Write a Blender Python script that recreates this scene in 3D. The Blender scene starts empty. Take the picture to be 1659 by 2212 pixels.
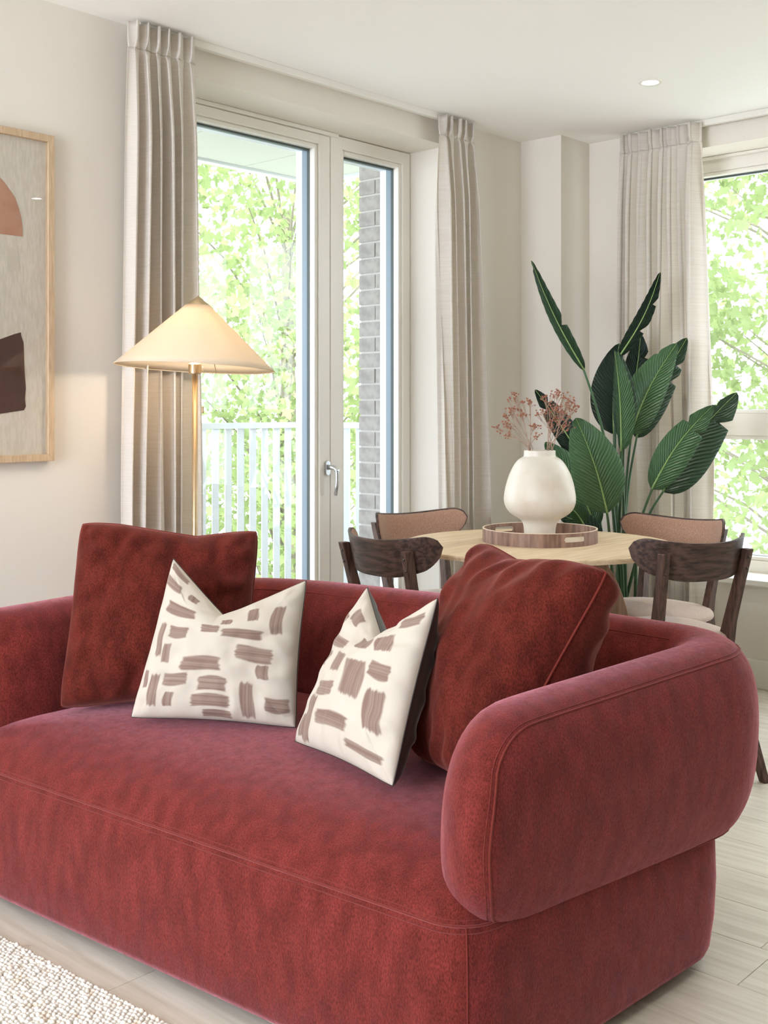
import bpy, bmesh, math, random
import numpy as np
from mathutils import Vector, Matrix, noise as mnoise

R = random.Random(7)
C = bpy.context.scene.collection
S = bpy.context.scene
# ------------------------------------------------------------------ camera
TH = math.radians(42.37); CT, ST = math.cos(TH), math.sin(TH)
FPX, CX, HY, HC = 2445.0, 829.5, 885.0, 1.21
cam = bpy.data.cameras.new('camera'); camo = bpy.data.objects.new('camera', cam); C.objects.link(camo)
camo.location = (0, 0, HC); camo.rotation_euler = (math.pi/2, 0, TH-math.pi/2)
cam.sensor_fit = 'HORIZONTAL'; cam.sensor_width = 36.0; cam.lens = 36.0*FPX/1659.0
cam.shift_y = (HY-1106.0)/1659.0; cam.clip_start = 0.05; cam.clip_end = 200
S.camera = camo
# ------------------------------------------------------------------ light + exposure
S.view_settings.view_transform = 'Standard'; S.view_settings.look = 'None'
S.view_settings.exposure = 0.42; S.view_settings.gamma = 1.0; S.view_settings.use_curve_mapping = False
S.cycles.use_denoising = True
S.cycles.max_bounces = 10; S.cycles.diffuse_bounces = 6; S.cycles.transparent_max_bounces = 24
S.cycles.sample_clamp_indirect = 6.0; S.cycles.caustics_reflective = False; S.cycles.caustics_refractive = False
w = bpy.data.worlds.new('world'); S.world = w; w.use_nodes = True
bg = w.node_tree.nodes['Background']; bg.inputs[0].default_value = (0.89, 0.96, 1.10, 1); bg.inputs[1].default_value = 4.6
sunl = bpy.data.lights.new('sun', 'SUN'); sunl.energy = 5; sunl.angle = 0.02; sunl.color = (1, .96, .88)
suno = bpy.data.objects.new('sun', sunl); C.objects.link(suno); suno.rotation_euler = (math.radians(38), math.radians(12), math.radians(-20))
def area(name, loc, rot, sx, sy, power, col=(1, 1, 1), portal=False):
    l = bpy.data.lights.new(name, 'AREA'); l.shape = 'RECTANGLE'; l.size = sx; l.size_y = sy; l.energy = power; l.color = col
    if portal: l.cycles.is_portal = True
    o = bpy.data.objects.new(name, l); C.objects.link(o); o.location = loc; o.rotation_euler = rot; return o
# area lamp added as fill in an unseen left window opening, built below
area('rear_window_fill', (-2.35, 1.85, 1.35), (0, math.radians(-90), 0), 2.0, 2.1, 98, (0.86, 0.94, 1.09))
area('portal_balcony_door', (3.17, 3.56, 1.2), (math.radians(-90), 0, 0), 1.5, 2.35, 1, portal=True)
area('portal_side_window', (5.08, 1.49, 1.42), (0, math.radians(90), 0), 1.95, 2.5, 1, portal=True)

# ------------------------------------------------------------------ helpers
def lin(r, g, b):
    f = lambda v: (v/255/12.92) if v/255 <= .04045 else ((v/255+.055)/1.055)**2.4
    return (f(r), f(g), f(b), 1)
def at(px, py, d):
    r = d*(px-CX)/FPX
    return Vector((d*CT+r*ST, d*ST-r*CT, HC+(HY-py)*d/FPX))
def onY(px, py, Y):
    t = (px-CX)/FPX; return at(px, py, Y/(ST-t*CT))
def onX(px, py, X):
    t = (px-CX)/FPX; return at(px, py, X/(CT+t*ST))
def onZ(px, py, z): return at(px, py, (HC-z)*FPX/(py-HY))

class MB:
    def __init__(s): s.v = []; s.f = []
    def add(s, vs, fs):
        n = len(s.v); s.v += [tuple(v) for v in vs]; s.f += [tuple(i+n for i in f) for f in fs]; return s
    def box(s, a, b, M=None):
        x0, y0, z0 = a; x1, y1, z1 = b
        vs = [Vector(p) for p in ((x0,y0,z0),(x1,y0,z0),(x1,y1,z0),(x0,y1,z0),(x0,y0,z1),(x1,y0,z1),(x1,y1,z1),(x0,y1,z1))]
        if M is not None: vs = [M @ v for v in vs]
        return s.add(vs, [(0,3,2,1),(4,5,6,7),(0,1,5,4),(1,2,6,5),(2,3,7,6),(3,0,4,7)])
    def rings(s, rings, closed=True, cap=True):
        n = len(rings[0]); vs = [p for r in rings for p in r]; fs = []
        for i in range(len(rings)-1):
            for j in range(n if closed else n-1):
                k = (j+1) % n
                fs.append((i*n+j, i*n+k, (i+1)*n+k, (i+1)*n+j))
        if cap and closed:
            fs.append(tuple(range(n))[::-1]); fs.append(tuple((len(rings)-1)*n+j for j in range(n)))
        return s.add(vs, fs)
    def lathe(s, prof, n=48, o=(0,0,0), cap=True):
        return s.rings([[(o[0]+r*math.cos(2*math.pi*j/n), o[1]+r*math.sin(2*math.pi*j/n), o[2]+z) for j in range(n)] for r, z in prof], True, cap)
    def tube(s, pts, rad, n=8, flat=None):
        pts = [Vector(p) for p in pts]; rr = rad if isinstance(rad, (list, tuple)) else [rad]*len(pts)
        up = None; rings = []
        for i, p in enumerate(pts):
            t = (pts[min(i+1, len(pts)-1)]-pts[max(i-1, 0)]).normalized()
            if up is None: up = t.orthogonal().normalized()
            up = (up-t*up.dot(t)).normalized(); sd = t.cross(up)
            rings.append([p+(up*math.cos(2*math.pi*j/n)+sd*math.sin(2*math.pi*j/n))*rr[i] for j in range(n)])
        return s.rings(rings)
    def grid(s, P, nu, nv, wrap=False):
        fs = []
        for i in range(nu-1):
            for j in range(nv-1): fs.append((i*nv+j, (i+1)*nv+j, (i+1)*nv+j+1, i*nv+j+1))
        return s.add(P, fs)

def mk(name, mb, mat, parent=None, smooth=False, bevel=0, seg=2, sub=0, solid=0, **props):
    me = bpy.data.meshes.new(name); me.from_pydata([tuple(v) for v in mb.v], [], mb.f); me.validate(); me.update()
    bm = bmesh.new(); bm.from_mesh(me); bmesh.ops.recalc_face_normals(bm, faces=bm.faces); bm.to_mesh(me); bm.free()
    o = bpy.data.objects.new(name, me); C.objects.link(o)
    if mat is not None: me.materials.append(mat)
    if smooth: me.shade_smooth()
    if solid:
        m = o.modifiers.new('solid', 'SOLIDIFY'); m.thickness = solid; m.offset = 0
    if bevel:
        m = o.modifiers.new('bevel', 'BEVEL'); m.width = bevel; m.segments = seg; m.limit_method = 'ANGLE'; m.angle_limit = math.radians(40)
        m.harden_normals = False
    if sub:
        m = o.modifiers.new('sub', 'SUBSURF'); m.levels = sub; m.render_levels = sub
    if parent is not None: o.parent = parent
    for k, v in props.items(): o[k] = v
    return o
def empty(name, loc=(0,0,0), rz=0, **props):
    o = bpy.data.objects.new(name, None); C.objects.link(o); o.location = loc; o.rotation_euler = (0, 0, rz); o.empty_display_size = .1
    for k, v in props.items(): o[k] = v
    return o
def copytree(o, parent=None):
    c = o.copy(); C.objects.link(c); c.parent = parent
    for ch in list(o.children): copytree(ch, c)
    return c

# ------------------------------------------------------------------ materials
def mat(name, col, rough=.6, spec=.4, metal=0, sheen=0, sheent=None, bump=None, var=None, aniso=None, coord='Object', transl=0, **kw):
    m = bpy.data.materials.new(name); m.use_nodes = True; nt = m.node_tree; N = nt.nodes; L = nt.links
    b = N['Principled BSDF']; b.inputs['Base Color'].default_value = col; b.inputs['Roughness'].default_value = rough
    b.inputs['Specular IOR Level'].default_value = spec; b.inputs['Metallic'].default_value = metal
    if sheen:
        b.inputs['Sheen Weight'].default_value = sheen; b.inputs['Sheen Roughness'].default_value = kw.get('sheenr', .35)
        b.inputs['Sheen Tint'].default_value = sheent or (1,1,1,1)
    tc = N.new('ShaderNodeTexCoord'); mp = N.new('ShaderNodeMapping'); L.new(tc.outputs[coord], mp.inputs[0])
    if aniso: mp.inputs['Scale'].default_value = aniso
    if kw.get('rot'): mp.inputs['Rotation'].default_value = kw['rot']
    if var:   # var = (colour2, scale, detail, lo, hi)
        c2, sc, det, lo, hi = var
        n = N.new('ShaderNodeTexNoise'); n.inputs['Scale'].default_value = sc; n.inputs['Detail'].default_value = det
        L.new(mp.outputs[0], n.inputs['Vector'])
        mr = N.new('ShaderNodeMapRange'); mr.inputs[1].default_value = lo; mr.inputs[2].default_value = hi; L.new(n.outputs[0], mr.inputs[0])
        mx = N.new('ShaderNodeMix'); mx.data_type = 'RGBA'; mx.inputs[6].default_value = col; mx.inputs[7].default_value = c2
        L.new(mr.outputs[0], mx.inputs[0]); L.new(mx.outputs[2], b.inputs['Base Color'])
        m['mix'] = mx.name
    if bump:  # (scale, strength, distance)
        n2 = N.new('ShaderNodeTexNoise'); n2.inputs['Scale'].default_value = bump[0]; n2.inputs['Detail'].default_value = 4
        L.new(mp.outputs[0], n2.inputs['Vector'])
        bp = N.new('ShaderNodeBump'); bp.inputs['Strength'].default_value = bump[1]; bp.inputs['Distance'].default_value = bump[2]
        L.new(n2.outputs[0], bp.inputs['Height']); L.new(bp.outputs[0], b.inputs['Normal'])
    if transl:
        tr = N.new('ShaderNodeBsdfTranslucent'); ms = N.new('ShaderNodeMixShader'); ms.inputs[0].default_value = transl
        tr.inputs[0].default_value = kw.get('tcol', col)
        if var and not kw.get('tcol'): L.new(mx.outputs[2], tr.inputs[0])
        L.new(b.outputs[0], ms.inputs[1]); L.new(tr.outputs[0], ms.inputs[2]); L.new(ms.outputs[0], N['Material Output'].inputs[0])
    return m
def emis(name, col, st):
    m = bpy.data.materials.new(name); m.use_nodes = True; b = m.node_tree.nodes['Principled BSDF']
    b.inputs['Base Color'].default_value = (0,0,0,1); b.inputs['Emission Color'].default_value = col; b.inputs['Emission Strength'].default_value = st; return m
def glassm(name, fr=.08, tint=(.97,.985,.98,1)):
    m = bpy.data.materials.new(name); m.use_nodes = True; nt = m.node_tree; N = nt.nodes; L = nt.links
    N.remove(N['Principled BSDF']); t = N.new('ShaderNodeBsdfTransparent'); t.inputs[0].default_value = tint
    g = N.new('ShaderNodeBsdfGlossy'); g.inputs['Roughness'].default_value = 0.0
    fz = N.new('ShaderNodeLayerWeight'); pw_ = N.new('ShaderNodeMath'); pw_.operation = 'POWER'; pw_.inputs[1].default_value = 5; L.new(fz.outputs['Facing'], pw_.inputs[0])
    mu = N.new('ShaderNodeMath'); mu.operation = 'MULTIPLY_ADD'; mu.inputs[1].default_value = .6; mu.inputs[2].default_value = fr; L.new(pw_.outputs[0], mu.inputs[0])
    ms = N.new('ShaderNodeMixShader'); L.new(mu.outputs[0], ms.inputs[0]); L.new(t.outputs[0], ms.inputs[1]); L.new(g.outputs[0], ms.inputs[2])
    L.new(ms.outputs[0], N['Material Output'].inputs[0]); return m

M = {}
M['wall'] = mat('wall_paint', lin(230,223,212), .85, .2, bump=(140, .03, .002))
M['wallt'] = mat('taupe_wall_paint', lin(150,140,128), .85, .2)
M['ceil'] = mat('ceiling_paint', lin(247,245,240), .9, .2)
M['trim'] = mat('white_gloss_trim', lin(238,235,226), .35, .5)
M['frame'] = mat('window_frame_paint', lin(240,236,227), .35, .5)
M['track'] = mat('curtain_track_metal', lin(232,228,219), .4, .5)
M['seal'] = mat('grey_window_spacer', lin(128,144,156), .45, .5)
M['sealt'] = mat('dark_window_gasket', lin(78,88,86), .5, .4)
M['extframe'] = mat('outer_frame_aluminium', lin(236,241,246), .5, .4)
M['glass'] = glassm('window_glass', .035)
M['pglass'] = glassm('picture_glass', .03, (1,1,1,1))
M['silver'] = mat('satin_silver_metal', lin(205,207,208), .28, .6, metal=.9)
M['brass'] = mat('brushed_brass', lin(198,174,138), .36, .6, metal=.85, aniso=(200,200,3), bump=(4,.05,.001))
def velvet(name, base, dark, tint, sw=1.0):
    m = mat(name, base, .8, .06, sheen=sw, sheent=tint, sheenr=.42, aniso=(7,7,3), var=(dark, 4.5, 14, .36, .64))
    N = m.node_tree.nodes; L = m.node_tree.links; b = N['Principled BSDF']
    mp = [n for n in N if n.type == 'MAPPING'][0]
    n1 = N.new('ShaderNodeTexNoise'); n1.inputs['Scale'].default_value = 9; n1.inputs['Detail'].default_value = 10; n1.inputs['Roughness'].default_value = .72
    L.new(mp.outputs[0], n1.inputs['Vector'])
    mr = N.new('ShaderNodeMapRange'); mr.inputs[1].default_value = .36; mr.inputs[2].default_value = .66; mr.inputs[3].default_value = .5*sw; mr.inputs[4].default_value = 1.0*sw
    L.new(n1.outputs[0], mr.inputs[0]); L.new(mr.outputs[0], b.inputs['Sheen Weight'])
    n2 = N.new('ShaderNodeTexNoise'); n2.inputs['Scale'].default_value = 60; n2.inputs['Detail'].default_value = 4
    L.new(mp.outputs[0], n2.inputs['Vector'])
    bp = N.new('ShaderNodeBump'); bp.inputs['Strength'].default_value = .22; bp.inputs['Distance'].default_value = .003
    ad = N.new('ShaderNodeMath'); ad.operation = 'MULTIPLY_ADD'; ad.inputs[1].default_value = .12; L.new(n1.outputs[0], ad.inputs[0]); L.new(n2.outputs[0], ad.inputs[2])
    mxn = N[m['mix']]; g1 = N.new('ShaderNodeMapRange'); g1.inputs[1].default_value = .32; g1.inputs[2].default_value = .68; g1.inputs[3].default_value = .62; g1.inputs[4].default_value = 1.42
    L.new(n2.outputs[0], g1.inputs[0]); vs = N.new('ShaderNodeVectorMath'); vs.operation = 'SCALE'; L.new(mxn.outputs[2], vs.inputs[0]); L.new(g1.outputs[0], vs.inputs['Scale']); L.new(vs.outputs[0], b.inputs['Base Color'])
    L.new(ad.outputs[0], bp.inputs['Height']); L.new(bp.outputs[0], b.inputs['Normal'])
    return m
M['velvet'] = velvet('terracotta_velvet', lin(110,43,37), lin(90,34,28), lin(240,164,176))
M['velvetc'] = velvet('rust_cushion_velvet', lin(92,35,27), lin(74,27,20), lin(225,150,140), .6)
M['seam'] = mat('velvet_seam', lin(112,46,38), .8, .1, sheen=.7, sheent=lin(240,180,190))
M['linen'] = mat('curtain_linen', lin(240,233,225), .9, .1, aniso=(6,6,260), var=(lin(229,221,211), 1.2, 6, .4, .62), bump=(2.2,.25,.002), transl=.36, tcol=lin(244,239,230))
M['linenhem'] = M['linen']
M['brick'] = mat('grey_brick', lin(168,162,156), .9, .2, bump=(60,.5,.004), var=(lin(146,141,136), 20, 5, .4, .65))
M['mortar'] = mat('pale_mortar', lin(196,192,186), .95, .1)
M['render'] = mat('outside_render', lin(200,196,188), .9, .1)
M['soffit'] = mat('balcony_soffit_panel', lin(190,192,182), .7, .3)
M['rail'] = mat('white_powder_coat', lin(205,209,210), .5, .4)
M['deck'] = mat('balcony_deck', lin(150,146,140), .9, .2)
M['leafo'] = mat('tree_leaf', lin(152,164,118), .6, .3, transl=.4, tcol=lin(174,190,122), var=(lin(120,138,92), .6, 4, .35, .65))
M['bark'] = mat('tree_bark', lin(150,142,126), .9, .2)
M['groundb'] = mat('pale_bounce_ground', lin(196,196,192), .9, .1)  # neutral pale grey, raised to bounce more light onto the ceiling
M['dwood'] = mat('dark_stained_oak', lin(92,70,60), .5, .4, aniso=(2.2,18,18), var=(lin(54,39,33), 5, 8, .38, .62), bump=(9,.2,.002))
M['dwoodv'] = mat('dark_stained_oak_upright', lin(96,70,58), .5, .4, aniso=(22,22,2.2), var=(lin(60,42,35), 5, 8, .38, .62), bump=(9,.2,.002))
M['oak'] = mat('pale_oak_top', lin(226,203,170), .45, .4, aniso=(1.3,16,16), rot=(0,0,math.radians(-43)), var=(lin(205,178,142), 4, 8, .35, .68))
M['oakedge'] = mat('oak_panel', lin(168,140,112), .6, .3, aniso=(30,30,2), var=(lin(140,114,90), 3, 6, .35, .65))
M['walnut'] = mat('walnut_veneer', lin(158,128,112), .5, .4, aniso=(22,22,3), var=(lin(112,84,72), 2.4, 7, .35, .66))
M['traypale'] = mat('tray_rim_ply', lin(222,205,182), .6, .3)
M['vase'] = mat('cream_ceramic', lin(222,214,200), .38, .45, var=(lin(212,199,180), 9, 6, .45, .7), bump=(16,.25,.004))
M['petal'] = mat('dried_blossom', lin(200,150,128), .9, .1, var=(lin(170,106,84), 300, 2, .4, .6))
M['petal2'] = mat('dried_blossom_centre', lin(128,62,44), .9, .1)
M['dstem'] = mat('dried_stem', lin(170,140,122), .9, .1)
M['tweed'] = mat('tan_wool', lin(186,150,130), .95, .1, sheen=.3, var=(lin(150,114,94), 420, 3, .38, .62), bump=(500,.5,.002))
M['tweedp'] = mat('pale_seat_wool', lin(206,186,170), .95, .1, sheen=.3, var=(lin(178,156,140), 400, 3, .38, .62), bump=(500,.5,.002))
M['black'] = mat('black_feet', lin(34,32,30), .6, .3)
M['bolt'] = mat('dark_bolt', lin(70,58,50), .4, .5, metal=.3)
M['pole'] = M['brass']
M['shade'] = mat('cream_lampshade', lin(236,224,204), .9, .1, transl=.38, tcol=lin(246,226,190))
M['rug'] = mat('cream_wool_rug', lin(222,217,208), .95, .1, var=(lin(208,190,168), 38, 4, .52, .74))
M['plank'] = mat('pale_oak_floor', lin(222,214,200), .42, .4, aniso=(26,1.6,26), var=(lin(202,192,175), 2.2, 8, .35, .68))
N = M['plank'].node_tree.nodes; L = M['plank'].node_tree.links
oi = N.new('ShaderNodeObjectInfo'); mp = [n for n in N if n.type == 'MAPPING'][0]
va = N.new('ShaderNodeVectorMath'); va.operation = 'SCALE'; cb = N.new('ShaderNodeCombineXYZ'); L.new(oi.outputs['Random'], cb.inputs[0]); L.new(oi.outputs['Random'], cb.inputs[1])
L.new(cb.outputs[0], va.inputs[0]); va.inputs['Scale'].default_value = 60; L.new(va.outputs[0], mp.inputs['Location'])
M['subfloor'] = mat('floor_joint', lin(150,138,120), .8, .2)
M['frameoak'] = mat('picture_frame_oak', lin(206,180,148), .55, .3, aniso=(30,30,3), var=(lin(188,160,128), 6, 6, .35, .65))
M['paper'] = mat('art_canvas', lin(212,203,188), .85, .2, aniso=(60,60,14), var=(lin(203,193,177), 2, 6, .4, .6), bump=(3,.4,.002))
M['arttan'] = mat('art_blush_paint', lin(184,138,114), .85, .2, bump=(60,.4,.002), var=(lin(176,128,104), 20, 4, .4, .6))
M['artbrown'] = mat('art_brown_paint', lin(74,44,35), .8, .25, bump=(60,.4,.002))
M['artrefl'] = mat('art_reflection_tone', lin(202,192,176), .85, .2)  # tone of a reflection in the glazing, put into the colour
M['pot'] = mat('dark_planter', lin(70,66,62), .6, .3)
M['soil'] = mat('planter_soil', lin(60,48,40), .95, .1)
M['pstem'] = mat('plant_stalk', lin(70,104,66), .45, .5, var=(lin(52,82,52), 8, 3, .4, .6))
M['rib'] = mat('leaf_midrib', lin(132,160,96), .45, .5)
M['downl'] = emis('downlight_lens', (1, .93, .82, 1), 20)
def leafmat(name, a, b, c):
    m = mat(name, lin(*a), .36, .45, transl=.12, tcol=lin(*c)); N = m.node_tree.nodes; L = m.node_tree.links
    uv = N.new('ShaderNodeUVMap'); sx = N.new('ShaderNodeSeparateXYZ'); L.new(uv.outputs[0], sx.inputs[0])
    ab = N.new('ShaderNodeMath'); ab.operation = 'ABSOLUTE'; L.new(sx.outputs[0], ab.inputs[0])
    k = N.new('ShaderNodeMath'); k.operation = 'MULTIPLY_ADD'; L.new(ab.outputs[0], k.inputs[0]); k.inputs[1].default_value = -.22; L.new(sx.outputs[1], k.inputs[2])
    nz = N.new('ShaderNodeTexNoise'); nz.inputs['Scale'].default_value = 3; L.new(uv.outputs[0], nz.inputs['Vector'])
    k2 = N.new('ShaderNodeMath'); k2.operation = 'MULTIPLY_ADD'; L.new(nz.outputs[0], k2.inputs[0]); k2.inputs[1].default_value = .03; L.new(k.outputs[0], k2.inputs[2])
    s = N.new('ShaderNodeMath'); s.operation = 'MULTIPLY'; L.new(k2.outputs[0], s.inputs[0]); s.inputs[1].default_value = 150
    si = N.new('ShaderNodeMath'); si.operation = 'SINE'; L.new(s.outputs[0], si.inputs[0])
    mr = N.new('ShaderNodeMapRange'); mr.inputs[1].default_value = -1; mr.inputs[2].default_value = 1; L.new(si.outputs[0], mr.inputs[0])
    mx = N.new('ShaderNodeMix'); mx.data_type = 'RGBA'; mx.inputs[6].default_value = lin(*a); mx.inputs[7].default_value = lin(*b)
    L.new(mr.outputs[0], mx.inputs[0]); L.new(mx.outputs[2], N['Principled BSDF'].inputs['Base Color'])
    bp = N.new('ShaderNodeBump'); bp.inputs['Strength'].default_value = .9; bp.inputs['Distance'].default_value = .005
    L.new(si.outputs[0], bp.inputs['Height']); L.new(bp.outputs[0], N['Principled BSDF'].inputs['Normal'])
    return m
M['leafl'] = leafmat('glossy_green_leaf', (74,112,72), (100,140,94), (120,165,90))
M['leafm'] = leafmat('mid_green_leaf', (48,78,54), (72,102,72), (90,140,80))
M['leafd'] = leafmat('deep_green_leaf', (24,44,32), (32,54,38), (40,70,40))

# ------------------------------------------------------------------ structure
WY, WX, ZC = 3.195, 4.730, 2.5
XL, YF = -2.3, -2.6
OA0, OA1, OZ = 2.42, 3.926, 2.388       # balcony door opening
OC0, OC1, OCZ = 0.25, 2.74, 0.471       # side window opening (Y range), sill height
st = dict(kind='structure')
b = MB(); b.box((XL-.2, WY, -.05), (OA0, 3.53, ZC+.1)); b.box((OA1, WY, -.05), (5.05, 3.53, ZC+.1)); b.box((OA0, WY, OZ), (OA1, 3.53, ZC+.1)); b.box((OA0, WY, -.05), (OA1, 3.53, -.004))
mk('wall_back', b, M['wall'], **st)
b = MB(); b.box((WX, OC1, -.05), (5.05, WY, ZC+.1)); b.box((WX, YF-.2, -.05), (5.05, OC0, ZC+.1)); b.box((WX, OC0, OZ), (5.05, OC1, ZC+.1)); b.box((WX, OC0, -.05), (5.05, OC1, OCZ-.026))
mk('wall_right', b, M['wall'], **st)
b = MB(); b.box((4.483, 2.965, -.004), (WX, WY, ZC)); mk('wall_pillar', b, M['wall'], **st)
# wall at the left with a wide opening for the fill lamp, plain wall behind the camera
b = MB(); b.box((XL-.2, YF-.2, -.05), (XL, .75, ZC+.1)); b.box((XL-.2, 2.95, -.05), (XL, WY, ZC+.1)); b.box((XL-.2, .75, 2.4), (XL, 2.95, ZC+.1)); b.box((XL-.2, .75, -.05), (XL, 2.95, .3))
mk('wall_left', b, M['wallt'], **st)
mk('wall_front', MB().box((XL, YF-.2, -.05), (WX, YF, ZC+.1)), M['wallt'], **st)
b = MB(); b.box((XL-.2, YF-.2, ZC), (5.05, 3.53, ZC+.15)); mk('ceiling', b, M['ceil'], **st)
fl = MB().box((XL-.2, YF-.2, -.06), (5.05, 3.4, -.006)); floor = mk('floor', fl, M['subfloor'], **st)
pw, pl = .19, 1.28
i = 0; x = XL
while x < WX-.01:
    y = YF - R.uniform(0, pl)
    while y < WY-.01:
        y0, y1 = max(y, YF), min(y+pl, WY-.002); x1 = min(x+pw, WX-.002)
        if y1-y0 > .05:
            cx, cy = (x+x1)/2, (y0+y1)/2
            hx, hy = (x1-x)/2-.0006, (y1-y0)/2-.0006
            p = mk('plank', MB().box((-hx, -hy, -.006), (hx, hy, 0)), M['plank'], floor, bevel=.0008, seg=1); p.location = (cx, cy, 0)
        y += pl
    x += pw
b = MB(); b.box((XL, WY-.014, 0), (OA0-.002, WY-.0005, .12)); b.box((OA1+.002, WY-.014, 0), (4.483, WY-.0005, .12))
mk('baseboard_back', b, M['trim'], bevel=.003, **st)
mk('baseboard_right', MB().box((WX-.014, YF, 0), (WX-.0005, 2.965, .124)), M['trim'], bevel=.003, **st)
b = MB(); b.box((4.469, 2.951, 0), (4.4825, WY-.014, .12)); b.box((4.469, 2.951, 0), (WX-.014, 2.9645, .12)); mk('trim_1', b, M['trim'], bevel=.003, **st)
# curtain tracks
mk('curtain_track', MB().box((2.235, 3.135, 2.474), (4.0, 3.16, 2.5)), M['track'], bevel=.002, label='slim white curtain track along the ceiling above the balcony door', category='curtain track')
mk('curtain_track', MB().box((4.675, .1, 2.474), (4.70, 2.72, 2.5)), M['track'], bevel=.002, label='slim white curtain track along the ceiling above the side window by the plant', category='curtain track')

# ---- balcony door (wall A). planes in Y
FA = 3.413
gx = lambda px, Y=FA: onY(px, 885, Y).x
zt_bead = onY(556, 277.8, FA).z; 
def frame_ring(name, axis, a0, a1, z0, z1, wa, wz0, wz1, d0, d1, m, parent, bevel=.0025):
    """rectangular frame: a = along-wall axis, members wa wide, sills wz0/wz1 high, depth d0..d1"""
    def bx(mb, A0, A1, Z0, Z1):
        if axis == 'x': mb.box((A0, d0, Z0), (A1, d1, Z1))
        else: mb.box((d0, A0, Z0), (d1, A1, Z1))
    mb = MB(); bx(mb, a0, a0+wa, z0, z1); bx(mb, a1-wa, a1, z0, z1); bx(mb, a0+wa, a1-wa, z1-wz1, z1); bx(mb, a0+wa, a1-wa, z0, z0+wz0)
    return mk(name, mb, m, parent, bevel=bevel)
def panebox(axis, a0, a1, z0, z1, g, parent, nm='pane'):
    mb = MB()
    if axis == 'x': mb.box((a0, g, z0), (a1, g+.004, z1))
    else: mb.box((g, a0, z0), (g+.004, a1, z1))
    return mk(nm, mb, M['glass'], parent)
door = empty('door_1', (0,0,0), **st)
xg = gx(714)
frame_ring('outer_frame', 'x', OA0, OA1-.0, 0.0, OZ, .03, .03, .012, FA+.012, 3.51, M['frame'], door)
# leaf
xl0, xl1 = OA0+.02, xg-.003
xb0, xb1 = gx(691)-(xl1-gx(691))*0-0.0, 0
lw = xl1-gx(691)
leaf = frame_ring('leaf_frame', 'x', xl0, xl1, .02, OZ-.018, lw, .12, OZ-.018-zt_bead, FA, FA+.085, M['frame'], door)
frame_ring('glazing_bead', 'x', xl0+lw, xl1-lw, .14, zt_bead, .018, .018, .018, FA+.012, FA+.05, M['frame'], leaf, .004)
bx0, bx1 = xl0+lw+.018, xl1-lw-.018
panebox('x', bx0, bx1, .158, zt_bead-.018, FA+.052, leaf)
frame_ring('gasket', 'x', bx0-.004, bx1+.004, .154, zt_bead-.014, .006, .006, .012, FA+.044, FA+.058, M['sealt'], leaf, 0)
frame_ring('spacer', 'x', bx0-.002, bx1+.002, .156, zt_bead-.016, .004, .004, .004, FA+.058, FA+.088, M['seal'], leaf, 0)
frame_ring('outer_bead', 'x', xl0+lw-.0, xl1-lw+.0, .14, zt_bead, .02, .02, .02, FA+.088, FA+.125, M['extframe'], leaf, 0)
# side light
sl0 = xg+.003; lw2 = gx(741)-sl0; sr1 = OA1-.004; lw3 = sr1-gx(871)
side = MB(); side.box((sl0, FA+.002, 0), (sl0+lw2, FA+.09, OZ-.004)); side.box((sr1-lw3, FA+.002, 0), (sr1, FA+.09, OZ-.004))
side.box((sl0+lw2, FA+.002, zt_bead-.0), (sr1-lw3, FA+.09, OZ-.004)); side.box((sl0+lw2, FA+.002, 0), (sr1-lw3, FA+.09, .12))
sf = mk('side_light_frame', side, M['frame'], door, bevel=.0025)
sa, sb_ = sl0+lw2, sr1-lw3
frame_ring('glazing_bead', 'x', sa, sb_, .12, zt_bead, .018, .018, .018, FA+.012, FA+.05, M['frame'], sf, .004)
panebox('x', sa+.018, sb_-.018, .138, zt_bead-.018, FA+.052, sf)
frame_ring('gasket', 'x', sa+.014, sb_-.014, .134, zt_bead-.014, .006, .006, .012, FA+.044, FA+.058, M['sealt'], sf, 0)
frame_ring('spacer', 'x', sa+.016, sb_-.016, .136, zt_bead-.016, .004, .004, .004, FA+.058, FA+.088, M['seal'], sf, 0)
frame_ring('outer_bead', 'x', sa, sb_, .12, zt_bead, .02, .02, .02, FA+.088, FA+.125, M['extframe'], sf, 0)
# blind housing slit above the leaf
mk('head_strip', MB().box((OA0, FA-.012, OZ-.016), (gx(728), FA+.012, OZ-.001)), M['frame'], door, bevel=.002)
# handle
hp = onY(706, 1011, FA); hd = MB()
hd.rings([[(hp.x+.014*math.cos(a)*(1), FA-.001-yy, hp.z+.018*(1 if math.sin(a)>0 else -1)*(1)+.014*math.sin(a)+0) for a in [2*math.pi*k/20 for k in range(20)]] for yy in (0, .009)])
hd.v = [(x_, y_, hp.z+(z_-hp.z)) for x_, y_, z_ in hd.v]
handle = mk('handle', hd, M['silver'], leaf, bevel=.002, label='silver door handle')
lv = MB(); q = Vector((hp.x, FA-.01, hp.z+.004))
lv.tube([q, q+Vector((0,-.022,0)), q+Vector((.002,-.036,-.002)), q+Vector((.006,-.044,-.014)), q+Vector((.008,-.045,-.04)), q+Vector((.007,-.043,-.075)), q+Vector((.004,-.038,-.118))], [.011,.010,.010,.0095,.0085,.008,.0075], 12)
mk('lever', lv, M['silver'], handle, smooth=True)
mk('lock_button', MB().lathe([(0.0001,-.0),(.005,0),(.005,.006),(.0001,.006)], 14), M['silver'], handle)
bpy.data.objects['lock_button'].rotation_euler = (math.radians(90),0,0); bpy.data.objects['lock_button'].location = (q.x+.006, q.y-.05, q.z-.012)

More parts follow.
